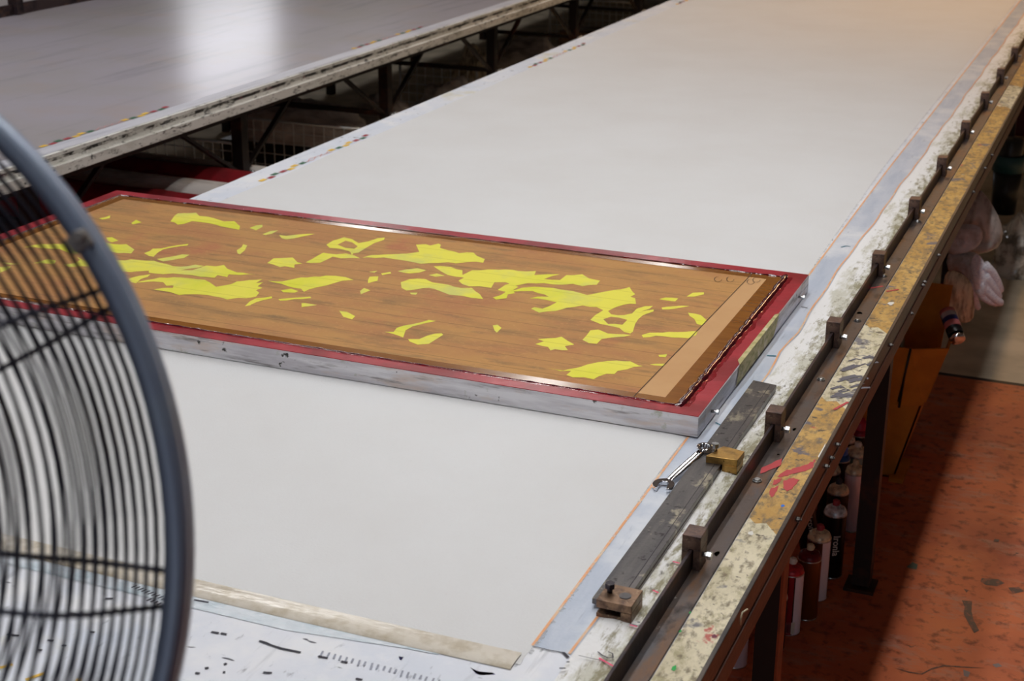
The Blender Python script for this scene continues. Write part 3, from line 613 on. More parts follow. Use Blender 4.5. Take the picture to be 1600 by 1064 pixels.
B = [
[(145,405),(190,410),(260,402),(370,398),(300,412),(240,425),(190,432),(160,425)], [(40,400),(90,380),(140,375),(100,396),(60,405)],
[(440,465),(480,440),(550,418),(600,430),(640,455),(700,445),(760,425),(805,420),(800,435),(740,455),(680,490),(640,515),(600,520),(580,505),(520,490),(460,485)],
[(70,580),(110,550),(170,548),(230,545),(260,575),(290,582),(240,590),(240,610),(180,600),(150,605),(110,590)],
[(310,575),(350,555),(420,515),(450,520),(500,525),(560,520),(610,530),(650,550),(600,548),(530,550),(480,540),(440,560),(400,578),(340,580)], [(585,505),(620,505),(600,530)],
[(665,545),(720,530),(850,525),(950,520),(1020,510),(1000,465),(1060,462),(1090,470),(1140,458),(1155,465),(1150,485),(1200,500),(1270,518),(1360,515),(1380,535),(1430,555),(1420,578),(1330,572),(1250,582),(1200,575),(1140,580),(1090,580),(1030,585),(960,570),(900,560),(860,555),(800,545),(700,545)],
[(75,690),(160,695),(210,685),(280,670),(400,665),(440,658),(500,660),(560,668),(610,685),(540,690),(490,705),(440,720),(400,728),(330,745),(300,760),(280,740),(240,735),(200,725),(160,710),(100,698)],
[(155,750),(220,740),(265,755),(240,765),(170,762)], [(140,805),(200,800),(340,790),(345,798),(240,805),(150,815)], [(285,830),(310,830),(380,842),(330,850),(285,855)], [(520,878),(570,885),(620,912),(600,932),(545,915)],
[(705,635),(760,628),(740,640)], [(780,645),(840,635),(845,645),(790,655)], [(710,665),(765,662),(760,690),(700,705),(700,685)], [(650,755),(675,735),(715,750),(655,775)],
[(885,630),(940,620),(1010,612),(1065,625),(1020,640),(960,645),(920,640)],
[(1110,600),(1150,598),(1220,605),(1290,625),(1290,655),(1350,625),(1450,620),(1600,622),(1680,632),(1750,630),(1740,655),(1830,650),(1900,650),(1800,680),(1900,686),(1940,655),(2040,650),(2080,675),(2150,690),(2130,715),(2040,725),(1980,710),(1900,715),(1800,705),(1700,705),(1630,720),(1560,700),(1490,700),(1470,735),(1400,725),(1330,725),(1290,712),(1265,690),(1300,670),(1200,655),(1170,640),(1130,615)],
[(905,700),(960,680),(1060,680),(1100,700),(1200,715),(1280,735),(1350,735),(1370,755),(1400,775),(1420,805),(1350,798),(1290,785),(1210,778),(1150,755),(1080,735),(1000,745),(940,752),(910,735)],
[(960,765),(1010,765),(1000,778),(970,775)], [(1080,655),(1130,645),(1180,660),(1120,665)],
[(1480,795),(1530,780),(1560,760),(1510,748),(1560,715),(1600,705),(1640,730),(1600,752),(1620,768),(1575,775),(1565,800),(1500,808)],
[(800,1010),(860,1010),(880,985),(960,965),(1050,945),(1080,935),(1125,942),(1060,955),(980,975),(935,1000),(920,1045),(880,1030),(830,1015)],
[(950,1055),(1020,1055),(1080,1030),(1160,1018),(1170,1028),(1120,1060),(1080,1085),(1010,1090),(960,1070)], [(1480,970),(1510,965),(1535,985),(1505,1015),(1490,1000)]]
Cc = [
[(-10,752),(60,735),(150,728),(260,735),(380,755),(470,780),(520,770),(600,755),(680,745),(735,730),(750,755),(770,775),(740,790),(770,800),(775,835),(700,840),(650,855),(600,880),(620,900),(700,905),(750,895),(780,865),(830,850),(880,848),(860,865),(800,885),(885,870),(885,882),(820,905),(790,930),(770,960),(755,1010),(740,1020),(700,1010),(670,985),(600,970),(550,960),(490,935),(520,905),(570,875),(530,855),(440,845),(340,860),(270,880),(170,890),(120,865),(140,855),(190,865),(280,825),(210,810),(110,800),(160,790),(230,790),(200,775),(130,755),(60,755),(-10,760)],
[(440,1060),(490,1000),(540,995),(600,1020),(700,1025),(745,1030),(700,1040),(620,1046),(560,1055),(530,1085),(480,1080)],
[(160,1055),(230,1050),(310,1040),(345,1064),(390,1089),(330,1099),(350,1124),(270,1119),(240,1126),(225,1104),(145,1086),(200,1069)],
[(810,1030),(860,1015),(980,1010),(1080,1010),(1160,1005),(1150,1030),(1100,1050),(1000,1045),(900,1035),(820,1045)],
[(920,805),(960,795),(1040,800),(1020,820),(950,812)], [(1090,790),(1130,765),(1200,762),(1200,775),(1140,790)], [(935,858),(1010,850),(1110,848),(1020,865),(940,870)],
[(1100,890),(1180,905),(1215,935),(1190,970),(1155,960),(1140,930),(1110,910)]]
D = [
[(215,170),(260,180),(320,188),(400,172),(470,150),(540,135),(600,128),(700,130),(740,130),(790,155),(820,160),(760,165),(720,180),(660,190),(640,210),(590,208),(540,225),(510,242),(450,230),(380,230),(340,215),(370,190),(300,190)],
[(915,90),(970,85),(960,105),(920,102)], [(860,150),(940,145),(960,145),(950,160),(890,155)]]
for t, LL in (('A', A), ('B', B), ('C', Cc), ('D', D)):
    for q in LL: art(t, q)
for t, q in (('B', [(510,465),(560,440),(600,450),(635,475),(615,490),(560,485)]), ('C', [(570,930),(620,915),(720,935),(690,965),(600,960)])): art(t, q, 0, mz+.0001)
for cx, cy in ((1122,436), (1141,436), (1173,440), (1182,437)):
    stroke(ms, [(cx+6*math.cos(a*.7), cy+4*math.sin(a*.7)) for a in range(8)], .0012, mz+.0006, 3)
ms.build('screen_mesh', ['emul', 'emul_light', 'yellow', 'penline'], scr)
# tape patch wrapped over the right frame side, and little locating studs
tpz = MB()
def sideY(px, py): return onX(px, py, SX1).y
ya, yb = 2.46, 2.76
tpz.add([(SX1-.008, ya+.02, SZ+.0004), (SX1+.0012, ya, SZ+.0004), (SX1+.0012, yb, SZ+.0004), (SX1-.006, yb-.01, SZ+.0004), (SX1+.0012, ya-.02, .006), (SX1+.0012, yb-.04, .006)], [(0,1,2,3), (1,4,5,2)], 0)
tpz.build('tape_patch', 'masking', scr)
for y in (2.283, 2.935):
    MB().cone((SX1, y, .020), (SX1+.012, y, .020), .0028, n=10).cone((SX1+.009, y, .020), (SX1+.013, y, .020), .0048, n=6, smooth=False).build('locating_stud', 'bright', scr)

# ------------------------------------------------------------------ far printing table
FX0, FX1, FY0, FY1 = -4.77, -2.86, 2.2, 15.0
ft = thing('printing_table', 'empty lilac grey printing table across the aisle at upper left', 'table', (-3.8, FY0, FL))
ft['label'] = 'empty lilac grey printing table across the aisle, nothing on its top'
MB().box(FX0, FX1-.06, FY0, FY1, -.03, 0).build('tabletop', 'fartop', ft)
MB().box(FX1-.06, FX1, FY0, FY1, -.03, .001).build('top_margin', 'farmargin', ft, bevel=.001)
MB().box(FX1, FX1+.012, FY0, FY1, -.011, -.001, 0).box(FX1, FX1+.0125, FY0, FY1, -.021, -.011, 1).box(FX1, FX1+.012, FY0, FY1, -.034, -.021, 0).build('edge_board', ['faredge', 'fargrime'], ft)
MB().box(FX1+.001, FX1+.024, FY0, FY1, -.066, -.034).build('lower_edge_board', 'faredge', ft, bevel=.002)
MB().box(FX1-.01, FX1+.006, FY0, FY1, -.084, -.066).build('edge_angle', 'leg', ft)
for y0 in (3.47, 5.37, 7.27, 9.17):
    mb = MB(); reg_marks(mb, FX1-.072, y0, y0+.65, .016, .0016); mb.build('registration_marks', ['mk_red', 'mk_yellow', 'mk_green', 'mk_pink'], ft)
MB().box(FX0-.05, FX0, FY0, FY1, 0, .004).build('rail_plate', 'flange', ft)
MB().box(FX0-.005, FX0+.002, FY0, FY1, 0, .050).build('rail_flange', 'flange', ft)
for y in (4.66, 5.82, 6.98, 8.14, 9.3, 10.46, 3.5):
    for x in (-3.02, -4.6):
        l = MB().box(x-.022, x+.022, y-.022, y+.022, FL, -.084 if x > -4 else -.03).build('leg', 'leg', ft)
        MB().bar((x, y, -.36), (x, y+.44, -.09), .02, .012).build('knee_brace', 'leg', l)
        MB().bar((x, y, -.36), (x, y-.44, -.09), .02, .012).build('knee_brace', 'leg', l)
    MB().bar((-4.6, y, -.35), (-3.0, y, -.35), .03, .018).build('cross_beam', 'leg', ft)
    MB().cone((-2.99, y+.012, -.35), (-2.975, y+.012, -.35), .010, n=8).cone((-2.99, y-.016, -.35), (-2.975, y-.016, -.35), .010, n=8).build('brace_bolt', 'bright', ft)
MB().box(-4.6, -3.04, FY0, FY1, -.06, -.04).build('under_panel', 'leg', ft)
fb = thing('rail_stop_block', 'dark stop block on the rail at the back of the lilac grey table, top left', 'rail stop', (FX0, 5.6, .0))
_p = onX(27, 20, FX0)
MB().box(FX0-.03, FX0+.022, _p.y-.022, _p.y+.022, .0045, .085).build('block_body', 'flange', fb, bevel=.001)
# third table behind
t3 = thing('printing_table', 'third printing table, only a pale corner seen behind the rail at top left', 'table', (-6.2, 4, FL))
MB().box(-7.2, -5.25, 2.5, 14, -.06, .0).build('tabletop', 'farmargin', t3)
for y in (3, 5, 7, 9, 11, 13):
    for x in (-5.35, -7.1): MB().box(x-.025, x+.025, y-.025, y+.025, FL, -.06).build('leg', 'leg', t3)

# ------------------------------------------------------------------ things stored below the far table
def wire_panel(label, Y, px0, px1, cell=.05, nm='wire_mesh_panel'):
    a = onY(*px0, Y); b = onY(*px1, Y)
    x0, x1 = sorted((a.x, b.x)); z1 = max(a.z, b.z); z0 = FL
    mb = MB(); k = 0
    x = x0
    while x <= x1: mb.box(x-.0018, x+.0018, Y-.0018, Y+.0018, z0, z1); x += cell
    z = z0+.02
    while z <= z1: mb.box(x0, x1, Y+.0018, Y+.0054, z-.0018, z+.0018); z += cell
    o = mb.build('wire_grid', 'wire', r := thing(nm, label, 'wire mesh', ((x0+x1)/2, Y, FL), 'wire mesh panels under the far table'))
    MB().cone((x1, Y, z0), (x1, Y, z1), .008, n=10).cone((x0, Y, z0), (x0, Y, z1), .008, n=10).cone((x0, Y, z1), (x1, Y, z1), .006, n=8).build('panel_frame', 'wire', r)
wire_panel('galvanised wire mesh panel standing under the far table, left of the first dark leg', 5.02, (185,205), (374,226), .045)
wire_panel('galvanised wire mesh panel standing under the far table, right of the first dark leg', 5.62, (380,184), (575,207), .05)
wire_panel('galvanised wire mesh panel under the far table, between its second and third legs', 7.35, (625,100), (745,116))
wire_panel('farthest wire mesh panel under the far table, near the top edge', 10.3, (860,0), (1000,5))
def roll(name, label, cat, Y, pa, pb, r, mat, sup='floor', group=None):
    a = onY(*pa, Y); b = onY(*pb, Y); z = (a.z+b.z)/2
    n = 22; ring = []
    mb = MB(); vs = []; m = 14
    for i in range(m+1):
        t = i/m; x = a.x+(b.x-a.x)*t
        for k in range(n):
            an = 2*PI*k/n; rr = r*(1+.08*noise.noise(Vector((x*5, math.cos(an)*2, math.sin(an)*2+r*9))))
            vs.append((x, Y+rr*math.cos(an), z+rr*math.sin(an)))
    fs = [(i*n+k, i*n+(k+1) % n, (i+1)*n+(k+1) % n, (i+1)*n+k) for i in range(m) for k in range(n)]+[tuple(range(n))[::-1], tuple(m*n+k for k in range(n))]
    mb.add(vs, fs, 0, True)
    o = mb.build(name, mat, None, org=((a.x+b.x)/2, Y, z-r)); tag(o, label, cat, group); return o, z-r
# a low storage shelf runs under the far table
sh = thing('storage_shelf', 'low dark wooden shelf under the far table carrying rolls of cloth', 'shelf', (-3.8, 5, FL))
MB().box(-4.5, -2.40, 4.04, 4.63, -.485, -.46).build('board', 'leg', sh)
MB().box(-4.5, -2.40, 4.692, 4.84, -.485, -.46).build('board', 'leg', sh)
for x in (-4.4, -2.5):
    for y in (4.08, 4.78): MB().box(x-.02, x+.02, y-.02, y+.02, FL, -.485).build('leg', 'leg', sh)
    MB().box(x-.015, x+.015, 4.63, 4.692, -.51, -.485).build('bearer', 'leg', sh)
def shroll(name, label, cat, Y, x0, x1, r, mat, z=-.46):
    mb = MB(); n = 22; m = 14; vs = []
    for i in range(m+1):
        x = x0+(x1-x0)*i/m
        for k in range(n):
            an = 2*PI*k/n; rr = r*(1+.07*noise.noise(Vector((x*5, math.cos(an)*2, math.sin(an)*2+Y*9)))); vs.append((x, Y+rr*math.cos(an), z+r+rr*math.sin(an)))
    mb.add(vs, [(i*n+k, i*n+(k+1) % n, (i+1)*n+(k+1) % n, (i+1)*n+k) for i in range(m) for k in range(n)]+[tuple(range(n))[::-1], tuple(m*n+k for k in range(n))], 0, True)
    return tag(mb.build(name, mat, None, org=((x0+x1)/2, Y, z)), label, cat)
shroll('cloth_roll', 'dark red roll of cloth on the shelf, right beside the fan rim', 'cloth roll', 4.17, -4.4, -2.50, .078, 'redcloth')
shroll('cloth_roll', 'pale grey roll of cloth between two dark red rolls under the far table', 'cloth roll', 4.345, -4.45, -2.42, .078, 'greycloth')
shroll('cloth_roll', 'dark red roll of cloth behind the pale roll, below the first wire mesh', 'cloth roll', 4.52, -4.4, -2.50, .078, 'redcloth')
shroll('cloth_roll', 'thin pinkish grey roll of cloth at the foot of the first wire mesh', 'cloth roll', 4.762, -4.4, -2.55, .056, 'greycloth')
def heap(name, label, cat, c, rx, ry, h, mat, seed=0, org=None, kind=None):
    mb = MB(); n = 36; m = 12; vs = []; c = Vector(c)
    for i in range(m+1):
        ph = PI/2*i/m
        for k in range(n):
            an = 2*PI*k/n; d = Vector((math.cos(an)*math.cos(ph), math.sin(an)*math.cos(ph), math.sin(ph)))
            q = 1+.22*noise.noise(d*2.2+Vector((seed, 0, 0)))+.12*noise.noise(d*6+Vector((0, seed, 0)))
            vs.append(c+Vector((d.x*rx*q, d.y*ry*q, d.z*h*q)))
    mb.add(vs, [(i*n+k, i*n+(k+1) % n, (i+1)*n+(k+1) % n, (i+1)*n+k) for i in range(m) for k in range(n)]+[tuple(range(n))[::-1]], 0, True)
    o = mb.build(name, mat, None, org=c); return tag(o, label, cat)
def bundle(px, dx, rx, ry, h, mat, seed, label):
    p = bp(px[0], px[1], FL+h*.8); heap('cloth_bundle', label, 'cloth', (p.x+dx, p.y, FL), rx, ry, h, mat, seed)
a_ = onY(372, 186, 5.9); b_ = onY(600, 205, 5.9)
tag(MB().box(a_.x, b_.x-.12, 5.74, 6.05, FL, a_.z-.06).build('dark_back_box', 'blackplastic', None, org=((a_.x+b_.x)/2, 5.9, FL), bevel=.004), 'black box added as the dark behind the second wire mesh panel, pale cloth on top', 'box')  # added box keeps the space behind the mesh black and carries the cloth
heap('cloth_bundle', 'pale grey cloth heaped on the added black box under the far table', 'cloth', (b_.x-.42, 5.9, a_.z-.059), .36, .15, .17, 'greycloth', 3)
bundle((583,180), .05, .22, .16, .36, 'greycloth', 5, 'pale cloth bundle on the floor left of the second dark leg')
bundle((690,148), .05, .26, .16, .34, 'greycloth', 8, 'pale cloth bundle with a light corner, right of the second dark leg')
bundle((745,108), 0, .24, .16, .42, 'beigecloth', 9, 'olive grey cloth bundle left of the third dark leg')
bundle((825,78), 0, .34, .3, .34, 'greycloth', 11, 'grey cloth bundle right of the third dark leg')
p = bp(930, 47, FL+.26)
cb = MB().box(p.x-.2, p.x+.2, p.y-.15, p.y+.15, FL, FL+.26); tag(cb.build('carton', 'tan', None, org=(p.x, p.y, FL), bevel=.004), 'small tan carton on the floor near the top, beside the cloth edge', 'box')
MB().box(p.x-.2, p.x+.2, p.y-.01, p.y+.01, FL+.2601, FL+.262).build('tape_seam', 'cream', bpy.data.objects['carton'])

# ------------------------------------------------------------------ spray cans under the near table
def text_on_can(txt, size, R, ang, z_top, parent, mat, org):
    cu = bpy.data.curves.new('lettering', 'FONT'); cu.body = txt; cu.size = size; cu.offset = size*.018
    tmp = bpy.data.objects.new('tmp', cu); C.objects.link(tmp)
    dg = bpy.context.evaluated_depsgraph_get(); me = bpy.data.meshes.new_from_object(tmp.evaluated_get(dg))
    bpy.data.objects.remove(tmp); me.name = 'lettering'
    tb = bmesh.new(); tb.from_mesh(me); bmesh.ops.triangulate(tb, faces=tb.faces)
    for _ in range(2): bmesh.ops.subdivide_edges(tb, edges=[e for e in tb.edges if e.calc_length() > size*.12], cuts=2); bmesh.ops.triangulate(tb, faces=tb.faces)
    tb.to_mesh(me); tb.free()
    for v in me.vertices:      # text runs downwards along the can, wrapped to the wall
        tx, ty = v.co.x, v.co.y; a = ang+ty/R
        v.co = Vector(((R+.0004)*math.cos(a), (R+.0004)*math.sin(a), z_top-tx))
    me.materials.clear(); me.materials.append(mt[mat]); o = bpy.data.objects.new('lettering', me); C.objects.link(o); o.parent = parent
    return o
def can(label, px, h=.150, R=.0265, body=(26,22,26), shoulder=(190,190,190), cap=None, nozzle='white', stripes=(), lettering=None, tilt=0., rotz=0., z=FL, skirt=None, pos=None):
    p = pos or bp(px[0], px[1], z); p = Vector((p.x, p.y, z))
    r = thing('spray_can', label, 'spray can', p, 'spray cans under the printing table')
    O = Vector((0,0,0))
    bm_ = flat('can body %d' % len(bpy.data.materials), body, .35, .3)
    sm_ = flat('can shoulder %d' % len(bpy.data.materials), shoulder, .35, .3, layers=[dict(color=tuple(int(v*.7) for v in shoulder), scale=90, lo=.45, hi=.65)])
    MB().lathe([(0, 0), (R*.96, 0), (R, .002), (R, h)], O, 28).build('body', bm_, r, org=O)
    MB().lathe([(R*.98, .0), (R*1.02, .001), (R*1.02, .003), (R, .004)], O, 28).build('bottom_rim', 'bright', r, org=O)
    MB().lathe([(R, h-.002), (R*1.02, h-.001), (R*1.02, h+.001), (R*.97, h+.002)], O, 28).build('top_rim', 'bright', r, org=O)
    MB().lathe([(R*.99, h+.001), (R*.97, h+.006), (R*.84, h+.014), (R*.62, h+.018), (R*.5, h+.017), (R*.40, h+.022), (0, h+.022)], O, 28).build('shoulder', sm_, r, org=O)
    if cap: MB().lathe([(R*.75, h+.012), (R*.72, h+.03), (R*.42, h+.045), (0, h+.048)], O, 24).build('cap', cap, r, org=O)
    elif nozzle: MB().lathe([(R*.3, h+.022), (R*.3, h+.033), (R*.22, h+.035), (0, h+.035)], O, 16).box(R*.2, R*.36, -.002, .002, h+.026, h+.030).build('nozzle', nozzle, r, org=O)
    for (a0, a1, z0, z1, c) in stripes:
        sm2 = flat('can label %d' % len(bpy.data.materials), c, .45)
        MB().lathe([(R+.0003, z0), (R+.0003, z1)], O, 12, a0=math.radians(a0), a1=math.radians(a1)).build('label_panel', sm2, r, org=O)
    if lettering: text_on_can(lettering[0], lettering[1], R+.0002, math.radians(lettering[2]), lettering[3], r, 'white', O)
    r.rotation_euler = (tilt, 0, rotz)
    return r
# angles: camera sees about -95..-75 degrees as the middle of a can, right edge about 0
can('black spray can with a crusted red top and barcode, beside the leg with the orange lit side', (1231,985), body=(24,20,24), shoulder=(200,50,62), nozzle='white', stripes=[(-92,-66,.002,.15,(160,14,34)), (-60,0,.002,.15,(246,238,250)), (-100,-46,.006,.036,(226,222,210))])
# bar code block on that can
rc = bpy.data.objects['spray_can']
mb = MB()
for k in range(9): mb.lathe([(.0272, .010), (.0272, .030)], (0,0,0), 1, a0=math.radians(-96+k*3.4), a1=math.radians(-96+k*3.4+1.6))
mb.build('bar_code', 'mk_black', rc, org=(0,0,0))
can('orange brown spray can with a dark red top, behind the barcoded can', (1258,962), h=.150, body=(110,58,18), shoulder=(110,16,30), nozzle='cream', stripes=[(-12,40,.002,.15,(150,60,20))])
can('brown spray can with a cream dome and red nozzle and a white label side', (1273,932), h=.155, R=.0275, body=(90,46,20), shoulder=(248,240,206), nozzle='mk_red', stripes=[(-62,-10,.002,.155,(246,240,252))])
can('upright black spray can with white vertical lettering and a white ring top', (1297,897), h=.165, R=.0275, body=(14,12,14), shoulder=(236,242,250), nozzle='mk_red', lettering=('Ironla', .023, -78, .118))
can('black spray can with white lettering leaning left behind the cream topped can', (1272,880), h=.150, body=(14,12,14), shoulder=(60,60,64), nozzle='mk_black', lettering=('Iron', .022, -80, .138), tilt=.0, rotz=0).rotation_euler = (0, -.24, .25)
can('black spray can with a white cone cap, half hidden by the leg with the orange lit side', (1206,1012), h=.128, body=(14,12,14), shoulder=(226,224,212), cap='white', stripes=[])
can('white spray can standing in shadow under the table edge, nearest the camera', (1148,1036), h=.13, body=(232,228,246), shoulder=(60,50,60), nozzle='white')
can('slim lilac spray can with cream cap and magenta stripe, beside the black leg', (1328,826), h=.160, R=.024, body=(240,232,250), shoulder=(246,234,200), nozzle='cream', stripes=[(-34,-12,.002,.16,(150,10,110)), (-12,30,.002,.16,(60,10,30))])
can('dark spray can with a crusted brown and cream dome, left of the slim lilac can', (1303,846), h=.140, body=(30,24,20), shoulder=(236,220,190), nozzle='mk_black')
can('black spray can with a cream cone cap, farther back behind the brown domed can', (1290,818), h=.150, body=(16,14,16), shoulder=(230,220,200), cap='cream')
can('spray can with a bright blue cap beside the table side angle', (1306,792), h=.14, body=(20,20,30), shoulder=(30,90,170), cap=flat('blue cap', (30,100,200), .4))
can('spray can with a broad cream cap and teal body, against the black leg', (1333,781), h=.135, R=.03, body=(150,190,190), shoulder=(250,242,214), nozzle='white')
can('black spray can with a white dome, second row from the back', (1314,764), h=.145, body=(16,14,16), shoulder=(250,246,240), nozzle='white')
can('spray can with a dark pink cap, farthest back left of the black leg', (1336,756), h=.15, body=(20,14,16), shoulder=(150,20,50), cap=flat('dark pink cap', (170,24,60), .4))

# ------------------------------------------------------------------ carton and things beyond the leg
bx = thing('open_carton', 'open ochre cardboard carton under the table edge, its flaps flaring up', 'box', (-.56, 4.12, FL))
def slab(mb, q, th=.005):
    q = [Vector(v) for v in q]; n = (q[1]-q[0]).cross(q[2]-q[0]).normalized()*th
    vs = q+[v+n for v in q]; k = len(q)
    return mb.add(vs, [tuple(range(k)), tuple(range(k, 2*k))[::-1]]+[(i, (i+1) % k, k+(i+1) % k, k+i)[::-1] for i in range(k)])
Y0, Y1, Zt = 3.93, 4.24, -.575
cbx = MB()
slab(cbx, [(-.70,Y0,FL), (-.49,Y0,FL), (-.437,Y0,Zt), (-.70,Y0,Zt)][::-1]); slab(cbx, [(-.70,Y1,FL), (-.49,Y1,FL), (-.437,Y1,Zt), (-.70,Y1,Zt)])
slab(cbx, [(-.49,Y0,FL), (-.49,Y1,FL), (-.437,Y1,Zt), (-.437,Y0,Zt)][::-1]); slab(cbx, [(-.70,Y0,FL), (-.70,Y1,FL), (-.70,Y1,Zt), (-.70,Y0,Zt)]); cbx.box(-.70, -.49, Y0, Y1, FL, FL+.005)
cbx.build('carton_body', 'cardboard', bx)
slab(MB(), [(-.66,Y0-.004,Zt-.004), (-.502,Y0-.004,Zt-.004), (-.478,Y0-.03,-.405), (-.67,Y0-.03,-.41)]).build('front_flap', 'cardboard', bx)
slab(MB(), [(-.498,Y0-.006,Zt-.004), (-.434,Y0+.002,Zt+.002), (-.380,Y0-.005,-.398), (-.474,Y0-.032,-.405)]).build('corner_flap', 'cardboard', bx)
slab(MB(), [(-.434,Y0+.03,Zt), (-.434,Y1,Zt), (-.40,Y1+.02,Zt+.15), (-.39,Y0+.03,Zt+.16)]).build('side_flap', 'cardboard', bx)
slab(MB(), [(-.44,Y1+.005,Zt), (-.70,Y1+.005,Zt), (-.70,Y1+.10,Zt+.22), (-.43,Y1+.10,Zt+.22)]).build('back_flap', 'cardboard', bx)
MB().box(-.50, -.462, Y0-.03, Y0+.12, FL, FL+.012).build('torn_strip', 'cardboard', bx)
MB().tube([(-.494,Y0-.011,Zt-.01), (-.487,Y0-.022,Zt+.08), (-.476,Y0-.036,-.405)], .0035, n=6).build('seam_gap', 'blackplastic', bx)
heap('rubbish_bag', 'shiny black rubbish bag stuffed in the ochre carton', 'bag', (-.585, 4.085, FL+.008), .072, .105, .60, 'blackplastic', 2)
# striped tin
a = onY(1478, 482, 3.98); b = onY(1497, 532, 3.90)
tin = thing('striped_tin', 'small tin with blue, white and red bands tipped on the carton edge', 'tin', b)
d = (a-b)*.9
MB().lathe([(0, 0), (.020, .001), (.020, .012), (.017, .014), (.017, .02)], b, 24, ax=d).build('chrome_end', 'chrome', tin)
L_ = d.length
MB().lathe([(.021, .018), (.021, .018+L_*.22), (.0212, .018+L_*.22), (.0212, .018+L_*.4), (.0212, .018+L_*.55), (.0212, .018+L_*.7), (.0212, .018+L_*.82), (0, .018+L_*.83)], b, 24, ax=d, mi=[0,0,1,2,3,1,0]).build('tin_body', ['blackplastic', flat('pink red band', (190,110,110), .3), flat('navy band', (24,30,90), .3), flat('silver white band', (190,190,196), .25, .4)], tin)
# beyond: cloths and gloves hung from the side of the table
def sheet_blob(name, label, cat, Y, outline, depth, mat, seed=0, group=None):
    # a hanging, cushion-like piece: outline given where it hangs, with real depth in Y
    P = [onY(x, y, Y) for x, y in outline]; n = len(P); c = sum(P, Vector())/n
    mb = MB(); vs = []; rings = [(1, 0), (.95, .4), (.82, .75), (.66, .85), (.5, .95), (.33, 1), (.16, 1)]
    for sgn in (-1, 1):
        for s_, d_ in rings:
            for q in P:
                v = c+(q-c)*s_; w = noise.noise(Vector((v.x*70, seed, v.z*14)))
                vs.append((v.x+.006*d_*noise.noise(Vector((v.z*40, seed, v.x*20))), Y+sgn*depth*(.7*d_+.9*w*(.3+d_)), v.z))
    k = len(rings); fs = []
    for h in (0, 1):
        o = h*k*n
        for i in range(k-1):
            for j in range(n):
                f = (o+i*n+j, o+i*n+(j+1) % n, o+(i+1)*n+(j+1) % n, o+(i+1)*n+j); fs.append(f if h else f[::-1])
        f = tuple(o+(k-1)*n+j for j in range(n)); fs.append(f if h else f[::-1])
    for j in range(n): fs.append((j, (j+1) % n, k*n+(j+1) % n, k*n+j))
    mb.add(vs, fs, 0, True)
    o = mb.build(name, mat, None, org=(c.x, Y, max(p.z for p in P)))
    m = o.modifiers.new('s', 'SUBSURF'); m.levels = m.render_levels = 1
    return tag(o, label, cat, group) if label else o
sheet_blob('plastic_bag', 'grey translucent plastic bag hanging from the table side above the gloves', 'bag', 4.75, [(1512,300),(1526,288),(1545,310),(1560,335),(1570,365),(1562,390),(1530,398),(1500,396),(1480,385),(1490,345)], .06, 'bag', 3)
sheet_blob('cloth_rag', 'pale grey rag bunched below the hanging plastic bag', 'rag', 4.60, [(1484,355),(1510,348),(1535,352),(1538,372),(1526,390),(1500,398),(1478,400),(1476,380)], .035, 'cloth', 5)
sheet_blob('cloth_rag', 'beige rag hanging lowest, in front of the white glove', 'rag', 4.45, [(1478,420),(1500,424),(1520,440),(1522,470),(1524,500),(1508,506),(1494,502),(1480,485),(1472,465),(1474,440)], .04, 'beigecloth', 7)
sheet_blob('cloth_rag', 'grey white rag beside the palm of the white glove', 'rag', 4.62, [(1478,392),(1500,394),(1532,392),(1536,420),(1530,450),(1518,452),(1500,432),(1478,425)], .035, 'cloth', 9)
# the glove: palm plus separate fingers
gl = thing('cotton_glove', 'white knitted cotton glove hanging with its fingers pointing down right', 'glove', onY(1530, 400, 4.55))
g = lambda x, y, Y=4.55: onY(x, y, Y)
o = sheet_blob('palm', None, None, 4.55, [(1522,394),(1532,398),(1541,416),(1546,440),(1544,462),(1534,468),(1524,462),(1517,440),(1515,414)], .02, 'glove', 2); o.parent = gl; o.location = o.location-gl.location
for nm, pts, r_ in (('finger', [(1538,414),(1550,426),(1558,440),(1563,453)], .0155), ('finger', [(1538,428),(1549,444),(1557,456),(1561,463)], .0145), ('finger', [(1532,440),(1546,458),(1556,468),(1563,473)], .016), ('finger', [(1528,450),(1537,464),(1548,471),(1557,474)], .014), ('thumb', [(1520,440),(1520,456),(1524,470),(1528,480)], .013)):
    P = [g(x, y, 4.55+.012*k) for k, (x, y) in enumerate(pts)]
    P2 = []; 
    for i in range(len(P)-1): P2 += [P[i], (P[i]+P[i+1])/2]
    P2.append(P[-1]); m = len(P2); rr = [r_*(1-.25*(i/(m-1))) for i in range(m)]; dlast = (P2[-1]-P2[-2]).normalized()
    P2 += [P2[-1]+dlast*r_*.4, P2[-1]+dlast*r_*.65]; rr += [r_*.55, r_*.15]
    MB().tube(P2, rr, n=12).build(nm, 'glove', gl)
p = bp(1580, 400, FL+.04)
heap('plastic_wrap', 'crumpled clear plastic wrap in a heap at the right frame edge', 'plastic', (p.x+.03, p.y-.05, FL), .10, .14, .21, 'cling', 6)
